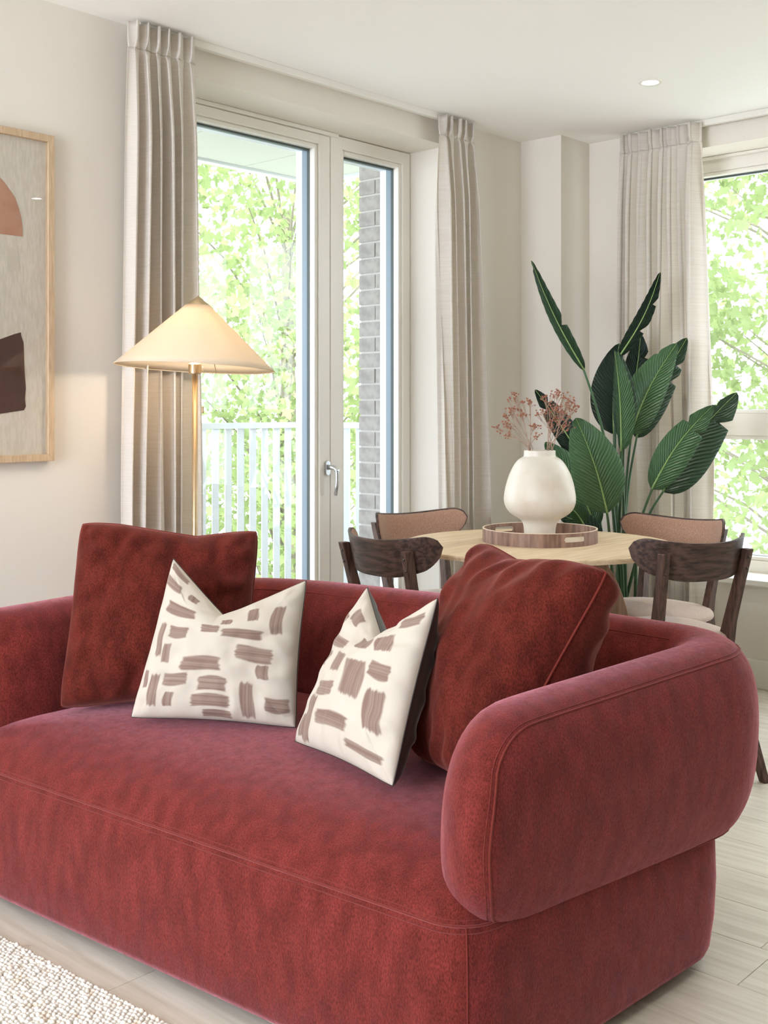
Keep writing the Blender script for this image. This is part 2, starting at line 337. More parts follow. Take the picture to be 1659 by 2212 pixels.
# ---- side window (wall C). planes in X
FC = 4.93
gy = lambda px, X=FC: onX(px, 885, X).y
win = empty('window_1', (0,0,0), **st)
yl_glass = gy(1444, FC+.05); bw = .018
zb_top = onX(1591, 363, FC).z
frame_ring('outer_frame', 'y', OC0, OC1, OCZ, OZ, .05, .03, .035, FC+.008, 5.03, M['frame'], win)
fr2 = MB(); y0, y1 = OC0+.045, OC1-.045
zmid_t = onX(1620, 893, FC).z; zmid_b = onX(1620, 941, FC).z
zlow = onX(1640, 1212, FC).z
lwc = y1-(yl_glass+bw)
fr2.box((FC, y1-lwc, OCZ), (FC+.08, y1, OZ-.03)); fr2.box((FC, y0, OCZ), (FC+.08, y0+lwc, OZ-.03))
fr2.box((FC, y0+lwc, zb_top), (FC+.08, y1-lwc, OZ-.03)); fr2.box((FC, y0+lwc, OCZ), (FC+.08, y1-lwc, zlow))
fr2.box((FC, y0+lwc, zmid_b), (FC+.08, y1-lwc, zmid_t))
ymid = 1.05
fr2.box((FC, ymid-.05, zlow), (FC+.08, ymid+.05, zb_top))
cf = mk('sash_frame', fr2, M['frame'], win, bevel=.0025)
mk('sash_groove', MB().box((FC-.0012, y0+lwc-.02, (zmid_t+zmid_b)/2-.012), (FC+.001, y1-lwc+.02, (zmid_t+zmid_b)/2-.0105)), M['frame'], win)
for (za, zb) in ((zlow, zmid_b), (zmid_t, zb_top)):
    for (ya, yb) in ((y0+lwc, ymid-.05), (ymid+.05, y1-lwc)):
        frame_ring('glazing_bead', 'y', ya, yb, za, zb, bw, bw, bw, FC+.01, FC+.048, M['frame'], cf, .004)
        panebox('y', ya+bw, yb-bw, za+bw, zb-bw, FC+.05, cf)
        frame_ring('gasket', 'y', ya+bw-.004, yb-bw+.004, za+bw-.004, zb-bw+.004, .005, .005, .012 if zb > 1.5 else .005, FC+.044, FC+.056, M['sealt'], cf, 0)
        frame_ring('outer_bead', 'y', ya, yb, za, zb, .02, .02, .02, FC+.056, FC+.098, M['extframe'], cf, 0)
mk('trim_2', MB().box((WX-.028, OC0-.03, OCZ-.026), (FC+.006, OC1+.03, OCZ)), M['trim'], bevel=.004, **st)
mk('trim_3', MB().box((FC-.02, OC0, OZ-.014), (FC+.01, OC1, OZ-.001)), M['frame'], bevel=.002, **st)
# unseen window assumed at the left; the added fill lamp sits in it
for nm, ax, a0, a1, z0, z1, d in (('window_2', 'y', .75, 2.95, .3, 2.4, XL-.12),):
    e = empty(nm, **st); frame_ring('window_frame', ax, a0, a1, z0, z1, .07, .07, .07, d-.03, d+.03, M['frame'], e)
    mb = MB(); m_ = (a0+a1)/2
    mb.box((d-.03, m_-.04, z0+.07), (d+.03, m_+.04, z1-.07)) if ax == 'y' else mb.box((m_-.04, d-.03, z0+.07), (m_+.04, d+.03, z1-.07))
    mk('mullion', mb, M['frame'], e); panebox(ax, a0+.07, a1-.07, z0+.07, z1-.07, d, e)
bpy.data.objects['rear_window_fill'].location = (XL-.02, 1.85, 1.35)

# ------------------------------------------------------------------ outside
mk('balcony_deck', MB().box((-.5, 3.53, -.25), (5.25, 5.45, -.03)), M['deck'], **st)
so = mk('balcony_soffit', MB().box((-.5, 3.53, 2.712), (5.25, 5.45, 2.95)), M['soffit'], **st)
for k in range(8):
    x0 = -.5+k*.72
    mk('panel', MB().box((x0+.003, 3.56, 2.70), (min(x0+.717, 5.2), 5.30, 2.712)), M['soffit'], so)
b = MB(); b.box((-.5, 5.31, 2.685), (5.25, 5.37, 2.712)); b.box((5.14, 3.56, 2.685), (5.2, 5.37, 2.712)); mk('edge_trim', b, M['rail'], so)
ra = empty('balcony_railing', (5.1, 5.3, -.03), label='white balcony railing with flat vertical pickets outside the glass door', category='railing')
rl = lambda mb, nm: mk(nm, mb, M['rail'], ra)
def rlb(a, b_): return MB().box([p-q_ for p, q_ in zip(a, (5.1,5.3,-.03))], [p-q_ for p, q_ in zip(b_, (5.1,5.3,-.03))])
rl(rlb((-.4, 5.27, 1.095), (5.13, 5.33, 1.13)), 'top_rail'); rl(rlb((5.07, 3.56, 1.095), (5.13, 5.27, 1.13)), 'top_rail')
rl(rlb((-.4, 5.285, .03), (5.11, 5.315, .06)), 'bottom_rail'); rl(rlb((5.085, 3.56, .03), (5.115, 5.285, .06)), 'bottom_rail')
pm = None
xs = [5.1-.098*k for k in range(0, 44)]
for k, x in enumerate(xs):
    if pm is None: pm = rl(MB().box((-.005, -.022, 0), (.005, .022, 1.04)), 'picket'); o = pm
    else: o = pm.copy(); C.objects.link(o)
    o.location = (x-5.1, 0, .09); o.rotation_euler = (0, 0, math.radians(78))
for k in range(1, 16):
    o = pm.copy(); C.objects.link(o); o.location = (0, -.11*k, .09); o.rotation_euler = (0, 0, math.radians(20))
# brick pier
PX, PY = 3.97, 3.785
pier = empty('brick_pier', (PX, 3.53, 0), label='pale grey brick pier standing on the balcony beside the narrow pane', category='brick pier')
mk('mortar_core', MB().box((.006, 0, -.25), (.62, PY-3.53-.006, 2.71)), M['mortar'], pier)
bmesh1 = {}
def brick(key, lx, ly):
    if key not in bmesh1:
        o = mk('brick', MB().box((0, 0, 0), (lx, ly, .065)), M['brick'], pier, bevel=.003, seg=1); bmesh1[key] = o.data; return o
    o = bpy.data.objects.new('brick', bmesh1[key]); C.objects.link(o); o.parent = pier; return o
z = -.02; k = 0
while z < 2.64:
    tot = PY-3.53
    if k % 2 == 0:
        a = brick('h', .1025, .1025); a.location = (R.uniform(-.002,.002), tot-.1025, z)
        a = brick('r', .1025, tot-.1125-.01); a.location = (R.uniform(-.002,.002), .01, z)
        for j in range(2):
            a = brick('x', .215, .1025); a.location = (.1125+.225*j, tot-.1025+R.uniform(-.002,.002), z)
    else:
        a = brick('s', .1025, .215); a.location = (R.uniform(-.002,.002), tot-.215, z)
        a = brick('x', .215, .1025); a.location = (.1125, tot-.1025+.0005, z)
        a = brick('x', .215, .1025); a.location = (.3375, tot-.1025+.0005, z)
    z += .0755; k += 1
mk('bounce_ground', MB().box((-30, 6, -6.2), (40, 40, -6)), M['groundb'], **st)  # unseen ground, added to bounce light up through the windows
mk('bounce_ground', MB().box((6, -30, -6.21), (40, 6, -6.01)), M['groundb'], **st)
# trees
rng = np.random.RandomState(5)
lobes = []
for a, r in ((-90,.25),(-60,.42),(-28,.62),(-8,.42),(18,.86),(42,.5),(66,.72),(90,1.0),(114,.72),(138,.5),(162,.86),(188,.42),(208,.62),(240,.42)):
    lobes.append((r*math.cos(math.radians(a)), r*math.sin(math.radians(a))+.1))
lobes = np.array(lobes)
def leaf_cloud(pts, size, rng):
    n = len(pts); K = len(lobes)+1
    loc = np.zeros((K, 3)); loc[1:, 0] = lobes[:, 0]; loc[1:, 1] = lobes[:, 1]; loc[1:, 2] = -np.abs(lobes[:, 0])*.25
    A = rng.randn(n, 3); A[:, 2] -= .6; A /= np.linalg.norm(A, axis=1)[:, None]
    B = np.cross(A, rng.randn(n, 3)); B /= np.linalg.norm(B, axis=1)[:, None]; Cc = np.cross(A, B)
    sz = size*rng.uniform(.6, 1.25, n)
    V = pts[:, None, :]+sz[:, None, None]*(loc[None, :, 0, None]*B[:, None, :]+loc[None, :, 1, None]*A[:, None, :]+loc[None, :, 2, None]*Cc[:, None, :])
    F = np.array([(0, 1+j, 1+(j+1) % (K-1)) for j in range(K-1)])
    Fa = (F[None]+(np.arange(n)*K)[:, None, None]).reshape(-1, 3)
    return V.reshape(-1, 3), Fa
def npmesh(name, V, F, mat_, parent, smooth=False, **props):
    me = bpy.data.meshes.new(name); k = F.shape[1]
    me.vertices.add(len(V)); me.vertices.foreach_set('co', V.astype(np.float32).ravel())
    me.loops.add(F.size); me.loops.foreach_set('vertex_index', F.astype(np.int32).ravel())
    me.polygons.add(len(F)); me.polygons.foreach_set('loop_start', np.arange(0, F.size, k, dtype=np.int32)); me.polygons.foreach_set('loop_total', np.full(len(F), k, dtype=np.int32))
    me.update(calc_edges=True); me.validate()
    if smooth: me.shade_smooth()
    o = bpy.data.objects.new(name, me); C.objects.link(o); me.materials.append(mat_); o.parent = parent
    for a, v in props.items(): o[a] = v
    return o
def tree(base, top, region, nclump, per, seed, label, nleaf):
    rng = np.random.RandomState(seed); e = empty('tree', base, label=label, category='tree', group='trees outside the windows')
    B = np.array(base); cl = rng.uniform(region[0], region[1], (nclump, 3)); 
    mb = MB(); tp = Vector(top)-Vector(base)
    mb.tube([(0,0,0), tp*.5+Vector((.1,.05,0)), tp], [.22,.15,.05], 8); mk('trunk', mb, M['bark'], e, smooth=True)
    mb = MB()
    for c_ in cl[::2]:
        c_ = Vector(c_-B); s_ = tp*min(.95, max(.15, (c_.z-1.5)/max(tp.z, .1)))
        mid = s_*.5+c_*.5+Vector((0,0,.2)); mb.tube([s_, mid, c_], [.02,.012,.004], 5)
    mk('branch', mb, M['bark'], e, kind='stuff')
    P = (cl[:, None, :]+rng.randn(nclump, per, 3)*np.array([.34,.34,.3])).reshape(-1, 3)-B
    V, F = leaf_cloud(P, .074, rng)
    npmesh('foliage', V, F, M['leafo'], e, kind='stuff')
    dd = (P+B)@np.array([CT, ST, 0]); idx = np.argsort(dd)[:400:max(1, 400//nleaf)]
    V, F = leaf_cloud(np.zeros((3, 3)), .085, rng); K = len(lobes)+1; ms = []
    for j in range(3):
        q_ = npmesh('leaf', V[j*K:(j+1)*K], F[:K-1], M['leafo'], e); ms.append(q_.data); q_.location = P[idx[j]]+np.array([0,-.1,0])
    for j, ii in enumerate(idx[3:]):
        q_ = bpy.data.objects.new('leaf', ms[j % 3]); C.objects.link(q_); q_.parent = e
        q_.location = P[ii]+rng.randn(3)*.2; q_.rotation_euler = rng.uniform(-1, 1, 3)*1.2
tree((5.4, 9.6, -6), (5.6, 9.4, 3.0), ((2.4, 7.6, -2.6), (6.4, 9.6, 4.4)), 130, 95, 11, 'leafy green tree filling the left part of the view through the balcony door', 60)
tree((8.6, 9.4, -6), (8.5, 9.2, 3.4), ((6.2, 7.4, -2.6), (10.6, 9.6, 5.0)), 150, 95, 12, 'leafy green tree seen between the door handle and the brick pier', 60)
tree((10.4, 3.6, -6), (10.2, 3.4, 3.4), ((8.6, 1.6, -3.0), (11.4, 6.2, 4.8)), 210, 110, 13, 'leafy green tree close outside the side window at the right', 60)
tree((9.8, -.8, -6), (9.7, -.8, 3.0), ((8.4, -3.4, -3.0), (11.0, 1.4, 4.4)), 70, 70, 14, 'leafy green tree farther right beyond the edge of the side window', 30)

# ------------------------------------------------------------------ curtains
def curtain(label, axis, plane, top0, top1, bot0, bot1, nf, seed, amp=.042):
    """axis 'x': runs along X on plane Y; axis 'y': runs along Y on plane X"""
    rr = random.Random(seed)
    e = empty('curtain', ((top0+top1)/2, plane, 0) if axis == 'x' else (plane, (top0+top1)/2, 0), label=label, category='curtain', group='linen curtains')
    ox, oy = e.location.x, e.location.y
    nu, zs = nf*18+1, [2.488, 2.47, 2.45, 2.43, 2.41, 2.402, 2.395, 2.385, 2.37, 2.34, 2.28, 2.18]+[2.1-.12*k for k in range(17)]+[.02]
    ph = [rr.uniform(-.5,.5) for _ in range(nf+3)]; am = [rr.uniform(.45, 1.3) for _ in range(nf+3)]
    ph2 = [rr.uniform(-.85,.85) for _ in range(nf+3)]
    def lerp(a, t): i = int(t); f = t-i; i = min(i, len(a)-2); return a[i]*(1-f)+a[i+1]*f
    P = []
    for z in zs:
        k = max(0, min(1, (2.40-z)/2.4)); c0 = top0+(bot0-top0)*min(1, k*1.6+.05*(z<2.4)); c1 = top1+(bot1-top1)*min(1, k*1.6+.05*(z<2.4))
        head = z > 2.399
        cin = math.exp(-((z-2.402)/.012)**2)
        for i in range(nu):
            s_ = i/(nu-1); t_ = s_*nf
            ff = lerp(ph, t_)*.5+lerp(ph2, t_)*k
            wv = math.sin(2*math.pi*(t_+ff))
            wv = math.copysign(abs(wv)**.7, wv)
            A = amp*lerp(am, t_)*(1-.62*cin)*(.42+.1*(z-2.4)/.09 if head else min(1, .42+2.2*(2.40-z)))
            lat = (top1-top0)/nf*.32*math.sin(4*math.pi*(t_+ff)+.6)*(1 if not head else .8)
            if head: A += .006*math.sin(2*math.pi*t_*3.1+1.3)
            al = c0+(c1-c0)*s_+lat*(1-.5*k)
            dp = A*wv
            if s_ in (0, 1): dp *= .5
            P.append((al-ox, plane-dp-oy, z) if axis == 'x' else (plane-dp-ox, al-oy, z))
    nz = len(zs); me = MB()
    me.v = P; me.f = [(i*nu+j, i*nu+j+1, (i+1)*nu+j+1, (i+1)*nu+j) for i in range(nz-1) for j in range(nu-1)]
    hrow = zs.index(2.402)
    hd_ = MB(); hd_.v = P[:(hrow+1)*nu]; hd_.f = [f for f in me.f if max(f) < (hrow+1)*nu]
    body = MB(); off = hrow*nu; body.v = P[off:]; body.f = [tuple(i-off for i in f) for f in me.f if min(f) >= off]
    mk('heading_tape', hd_, M['linen'], e, smooth=True, solid=.003)
    mk('fabric_panel', body, M['linen'], e, smooth=True, solid=.0012, sub=1)
    return e
PA, PC = 3.118, 4.655
cxa = lambda px: onY(px, 885, PA).x
cyc = lambda px: onX(px, 885, PC).y
curtain('beige linen curtain behind the cone lamp, left of the balcony door', 'x', PA, cxa(284), cxa(422), cxa(268), cxa(436), 6, 3)
curtain('beige linen curtain between the balcony door and the wall pillar', 'x', PA, cxa(955), cxa(1026), cxa(958), cxa(1050), 5, 8)
curtain('sheer-edged beige linen curtain behind the green plant at the side window', 'y', PC, cyc(1342), cyc(1512), cyc(1330), cyc(1533), 8, 21, .05)

# ------------------------------------------------------------------ downlights
for k, (x, y, lb) in enumerate(((3.992, 2.225, 'round white recessed ceiling downlight above the dining table'), (3.67, .135, 'round recessed downlight in the ceiling towards the near right of the room'), (1.75, 2.2, 'recessed downlight in the ceiling above the sofa'), (1.75, .135, 'recessed downlight in the ceiling in front of the sofa'), (-.3, 1.2, 'recessed downlight in the ceiling at the left of the room'))):
    e = empty('downlight', (x, y, ZC), label=lb, category='ceiling light', group='recessed downlights')
    mk('trim_ring', MB().lathe([(.030,-.001),(.034,-.006),(.043,-.006),(.047,-.0005)], 40, cap=False), M['trim'], e, smooth=True)
    mk('lens', MB().lathe([(.0005,-.0025),(.030,-.0025)], 32, cap=False), M['downl'], e)
    l = bpy.data.lights.new('downlight_spot', 'SPOT'); l.energy = 17; l.spot_size = math.radians(95); l.spot_blend = .8; l.shadow_soft_size = .03; l.color = (1, .94, .86)
    o = bpy.data.objects.new('downlight_spot', l); C.objects.link(o); o.location = (x, y, ZC-.012)

# ------------------------------------------------------------------ picture
PYF = 3.165
pr = onY(118, 995.6, PYF); pt = onY(114.5, 293.3, PYF)
px1, pz0, pz1 = pr.x, pr.z, pt.z; px0 = px1-.74; fw = .0215
pic = empty('framed_picture', (0,0,0), label='abstract collage print in a thin pale oak frame on the left wall', category='picture')
# mitred frame sides
def mitre(a, b_, c_, d_): return MB().add([(p[0], y_, p[1]) for y_ in (PYF, WY-.001) for p in (a, b_, c_, d_)], [(0,1,2,3),(7,6,5,4),(0,4,5,1),(1,5,6,2),(2,6,7,3),(3,7,4,0)])
ix0, ix1, iz0, iz1 = px0+fw, px1-fw, pz0+fw, pz1-fw
for pts in (((px0,pz1),(px1,pz1),(ix1,iz1),(ix0,iz1)), ((px0,pz0),(px1,pz0),(ix1,iz0),(ix0,iz0)), ((px1,pz0),(px1,pz1),(ix1,iz1),(ix1,iz0)), ((px0,pz0),(px0,pz1),(ix0,iz1),(ix0,iz0))):
    mk('frame_side', mitre(*pts), M['frameoak'], pic, bevel=.0008, seg=1)
art = mk('canvas', MB().box((ix0, PYF+.016, iz0), (ix1, PYF+.022, iz1)), M['paper'], pic)
def shape(pts, m, y, nm):
    n = len(pts); mb = MB(); mb.add([(p[0], y, p[1]) for p in pts]+[(p[0], y+.0012, p[1]) for p in pts], [tuple(range(n))[::-1], tuple(range(n, 2*n))]+[(i, (i+1) % n, (i+1) % n+n, i+n) for i in range(n)])
    return mk(nm, mb, m, art)
P2 = lambda px, py: (lambda v: (v.x, v.z))(onY(px, py, PYF+.015))
a0 = P2(0, 392); a1 = P2(50, 508); cxm = a1[0]-.21; cz = a1[1]
pts = [(cxm+.21*math.cos(t)*(1), cz-.004+(.215)*math.sin(t)**.9) for t in [math.pi*k/24 for k in range(25)]]
shape([(x_+R.uniform(-.0015,.0015), z_+R.uniform(-.0015,.0015)) for x_, z_ in pts], M['arttan'], PYF+.0148, 'painted_arch')
br = [P2(45,718), P2(46,726), P2(51,740), P2(53,800), P2(56,838), P2(54,862), P2(56,878), P2(52,886), P2(0,894)]
bx_ = br[-1][0]-.30; br += [(bx_, br[-1][1]-.02), (bx_-.02, P2(0,733)[1]+.02), P2(0,733), P2(30,722)]
shape(br, M['artbrown'], PYF+.0148, 'painted_block')
shape([P2(12,528), P2(38,545), P2(44,585), P2(16,586)], M['artrefl'], PYF+.0148, 'reflection_patch')  # glass reflection drawn as a flat patch on the canvas
mk('glazing', MB().box((ix0, PYF+.008, iz0), (ix1, PYF+.010, iz1)), M['pglass'], pic)

# ------------------------------------------------------------------ sofa
sofa = empty('sofa', (1.9, 1.95, 0), label='low rounded sofa in terracotta velvet with wraparound back and arms', category='sofa')
SO = Vector((1.9, 1.95, 0))
def rquad(P, rad, n=10):
    """rounded polygon (ccw list of (x,y)); rad per corner"""
    out = []; m = len(P)
    for i in range(m):
        p = Vector(P[i]); a = (Vector(P[i-1])-p); b_ = (Vector(P[(i+1) % m])-p); la, lb = a.length, b_.length; a.normalize(); b_.normalize()
        ang = a.angle(b_); r = rad[i]; t = r/math.tan(ang/2); c_ = p+(a+b_).normalized()*(r/math.sin(ang/2))
        s0 = p+a*t; s1 = p+b_*t; v0 = s0-c_; v1 = s1-c_; tot = v0.angle(v1)
        for k in range(n+1):
            f = k/n; v = (v0*math.sin((1-f)*tot)+v1*math.sin(f*tot))/math.sin(tot)
            out.append(c_+v)
    return out
def resample(pts, n, closed=True):
    pts = [Vector(p) for p in pts]; q_ = pts+[pts[0]] if closed else pts
    L_ = [0]
    for i in range(len(q_)-1): L_.append(L_[-1]+(q_[i+1]-q_[i]).length)
    out = []; tot = L_[-1]; j = 0
    for k in range(n):
        s_ = tot*k/(n if closed else n-1)
        while j < len(L_)-2 and L_[j+1] < s_: j += 1
        f = (s_-L_[j])/max(1e-9, L_[j+1]-L_[j]); out.append(q_[j].lerp(q_[j+1], f))
    return out
base_plan = [(1.485,1.165),(2.37,1.115),(2.27,2.80),(1.365,2.79)]
plan = resample(rquad(base_plan, [.09,.12,.30,.16], 10), 220); plan = plan[90:]+plan[:90]
cen = Vector((1.89, 1.97))
def inset(p, d, i):
    n_ = len(plan); t = (plan[(i+1) % n_]-plan[i-1]).normalized(); nrm = Vector((-t.y, t.x))
    return p+nrm*d
def ring(z, d, crown=0):
    return [Vector((*inset(p, d, i), z))-SO for i, p in enumerate(plan)]
b = MB(); rs = [(.035,.035),(.030,.020),(.034,.008),(.05,0),(.12,-.010),(.20,-.014),(.27,-.012),(.318,-.003),(.332,.004),(.348,.010),(.368,.026),(.388,.050),(.402,.080)]
rings_ = [ring(z, d) for z, d in rs]
for f, z in ((.05,.412),(.12,.422),(.22,.431),(.36,.439),(.6,.446),(.85,.449),(.97,.45)):
    last = rings_[len(rs)-1]
    rings_.append([Vector((p.x+(cen.x-SO.x-p.x)*f, p.y+(cen.y-SO.y-p.y)*f, z)) for p in last])
b.rings(rings_)
base = mk('seat_base', b, M['velvet'], sofa, smooth=True)
def ringline(z, d, r, nm='seam', par=base):
    pts = [Vector((*inset(p, d, i), z))-SO for i, p in enumerate(plan)]; pts.append(pts[0]); m_ = MB(); m_.tube(pts, r, 6); return mk(nm, m_, M['seam'], par, smooth=True)
ringline(.334, .0045, .0022); ringline(.343, .0083, .0008, 'stitching'); ringline(.324, -.001, .0008, 'stitching')
ci = min(range(220), key=lambda i: (plan[i]-Vector((1.485,1.165))).length)
m_ = MB(); m_.tube([Vector((*inset(plan[ci], d, ci), z))-SO for z, d in rs[2:9]], .0016, 6); mk('seam', m_, M['seam'], base, smooth=True)
# wraparound tube
TW, THH = .23, .226       # width, half height
ZT = .494                 # centre height
hw = TW/2
cl = [(1.50,1.135+hw),(2.545-hw,1.035+hw),(2.335-hw,2.86-hw),(1.33,2.86-hw)]
def arc(pa, pc, pb, r, n=16):
    a = (Vector(pa)-Vector(pc)); b_ = (Vector(pb)-Vector(pc)); a.normalize(); b_.normalize(); ang = a.angle(b_); t = r/math.tan(ang/2)
    c_ = Vector(pc)+(a+b_).normalized()*(r/math.sin(ang/2)); v0 = Vector(pc)+a*t-c_; v1 = Vector(pc)+b_*t-c_; tot = v0.angle(v1)
    return [c_+(v0*math.sin((1-k/n)*tot)+v1*math.sin(k/n*tot))/math.sin(tot) for k in range(n+1)]
path = [Vector(cl[0])]+arc(cl[0], cl[1], cl[2], .11)+arc(cl[1], cl[2], cl[3], .38)+[Vector(cl[3])]
path = resample(path, 300, False); plen = sum((path[i+1]-path[i]).length for i in range(299)); ds = plen/299
ah, LI, AO = .185, .28, .045
extra = [0, .002, .005, .010, .017, .025, .035, .046, .06, .08, .10, .125, .15, .185, .21, .24, .26]
stations = list(extra); s_ = .285
while s_ < plen-.28: stations.append(s_); s_ += .02
stations += [plen-e_ for e_ in extra[::-1]]
def pathpt(s_):
    k = s_/ds; i = min(298, max(0, int(k))); f = k-i; p = path[i].lerp(path[i+1], f)
    t = (path[min(299, i+3)]-path[max(0, i-2)]).normalized(); return p, t
NS = 56; EX = 2/2.5
def sdim(s_):
    e_ = min(s_, plen-s_); k = s_/plen
    zt_ = np.interp(k, [0, .08, .28, .40, .62, 1], [.674, .680, .703, .718, .716, .680]); H_ = (zt_-.268)/2
    hh = H_-ah+math.sqrt(max(0, ah*ah-(ah-min(e_, ah))**2)); xo = hw-AO+math.sqrt(max(0, AO*AO-(AO-min(e_, AO))**2)); xi = hw-AO-(TW-AO)*math.sqrt(max(0, 1-(1-min(e_, LI)/LI)**2)); xi = min(xi, xo-.001)
    return hh, (xo-xi)/2, (xo+xi)/2, (zt_+.268)/2
def sect(s_, j):
    p, t = pathpt(s_); nrm = Vector((t.y, -t.x))     # outward (away from the seat)
    hh, wv, xc_, zc_ = sdim(s_)
    a = 2*math.pi*j/NS; ca, sa_ = math.cos(a), math.sin(a)
    x_ = wv*math.copysign(abs(ca)**EX, ca); z_ = hh*math.copysign(abs(sa_)**EX, sa_)
    pull = .012*(z_/THH)
    q_ = p+nrm*(x_+xc_+pull)
    return Vector((q_.x, q_.y, zc_+z_))-SO
b = MB(); b.rings([[sect(s_, j) for j in range(NS)] for s_ in stations]); tubeo = mk('backrest', b, M['velvet'], sofa, smooth=True, label='wraparound back and arm roll')
def panel_seam(side, jt, r, nm, s0=.022, ra=.150, both=True):
    """seam outlining the outer side panel: along the shoulder, round both arm ends, back along the underside"""
    def rows(sign):
        out = []
        for s_ in [q_ for q_ in stations if s0+ra < q_ < plen-s0-ra]: out.append(sect(s_, sign*jt if side > 0 else 28-sign*jt))
        return out
    def endarc(flip):
        out = []
        for k in range(25):
            a = math.pi/2-math.pi*k/24
            s_ = s0+ra*(1-math.cos(a)); sp = plen-s_ if flip else s_
            hh, wv, _x, zc_ = sdim(sp); hs, ws, _x, _ = sdim(s0+ra+.001 if not flip else plen-s0-ra-.001)
            zt_ = hs*abs(math.sin(2*math.pi*jt/NS))**EX
            z_ = (zt_-ra)*math.copysign(min(1, abs(math.sin(a))*1.6), math.sin(a))+ra*math.sin(a)
            fr = min(.995, abs(z_)/hh); ang_ = math.asin(fr**(1/EX))*NS/(2*math.pi)*(1 if z_ > 0 else -1)
            out.append(sect(sp, ang_ if side > 0 else 28-ang_))
        return out
    top = rows(1); bot = rows(-1)
    loop = endarc(False)[::-1]+top+endarc(True)+bot[::-1]; loop.append(loop[0])
    m_ = MB(); m_.tube(loop, r, 6); mk(nm, m_, M['seam'], tubeo, smooth=True)
panel_seam(1, 9.3, .0022, 'seam'); panel_seam(1, 9.9, .0009, 'stitching', s0=.014, ra=.158)
m_ = MB(); m_.tube([sect(s_, 18.5) for s_ in stations if .95 < s_ < plen-.6], .0016, 6); mk('seam', m_, M['seam'], tubeo, smooth=True)
# feet under the base
for x_, y_ in ((1.62,1.32),(2.22,1.30),(2.1,2.55),(1.55,2.6)):
    mk('foot', MB().lathe([(.02,0),(.024,.004),(.028,.036)], 16, o=(x_-SO.x, y_-SO.y, 0)), M['black'], sofa)

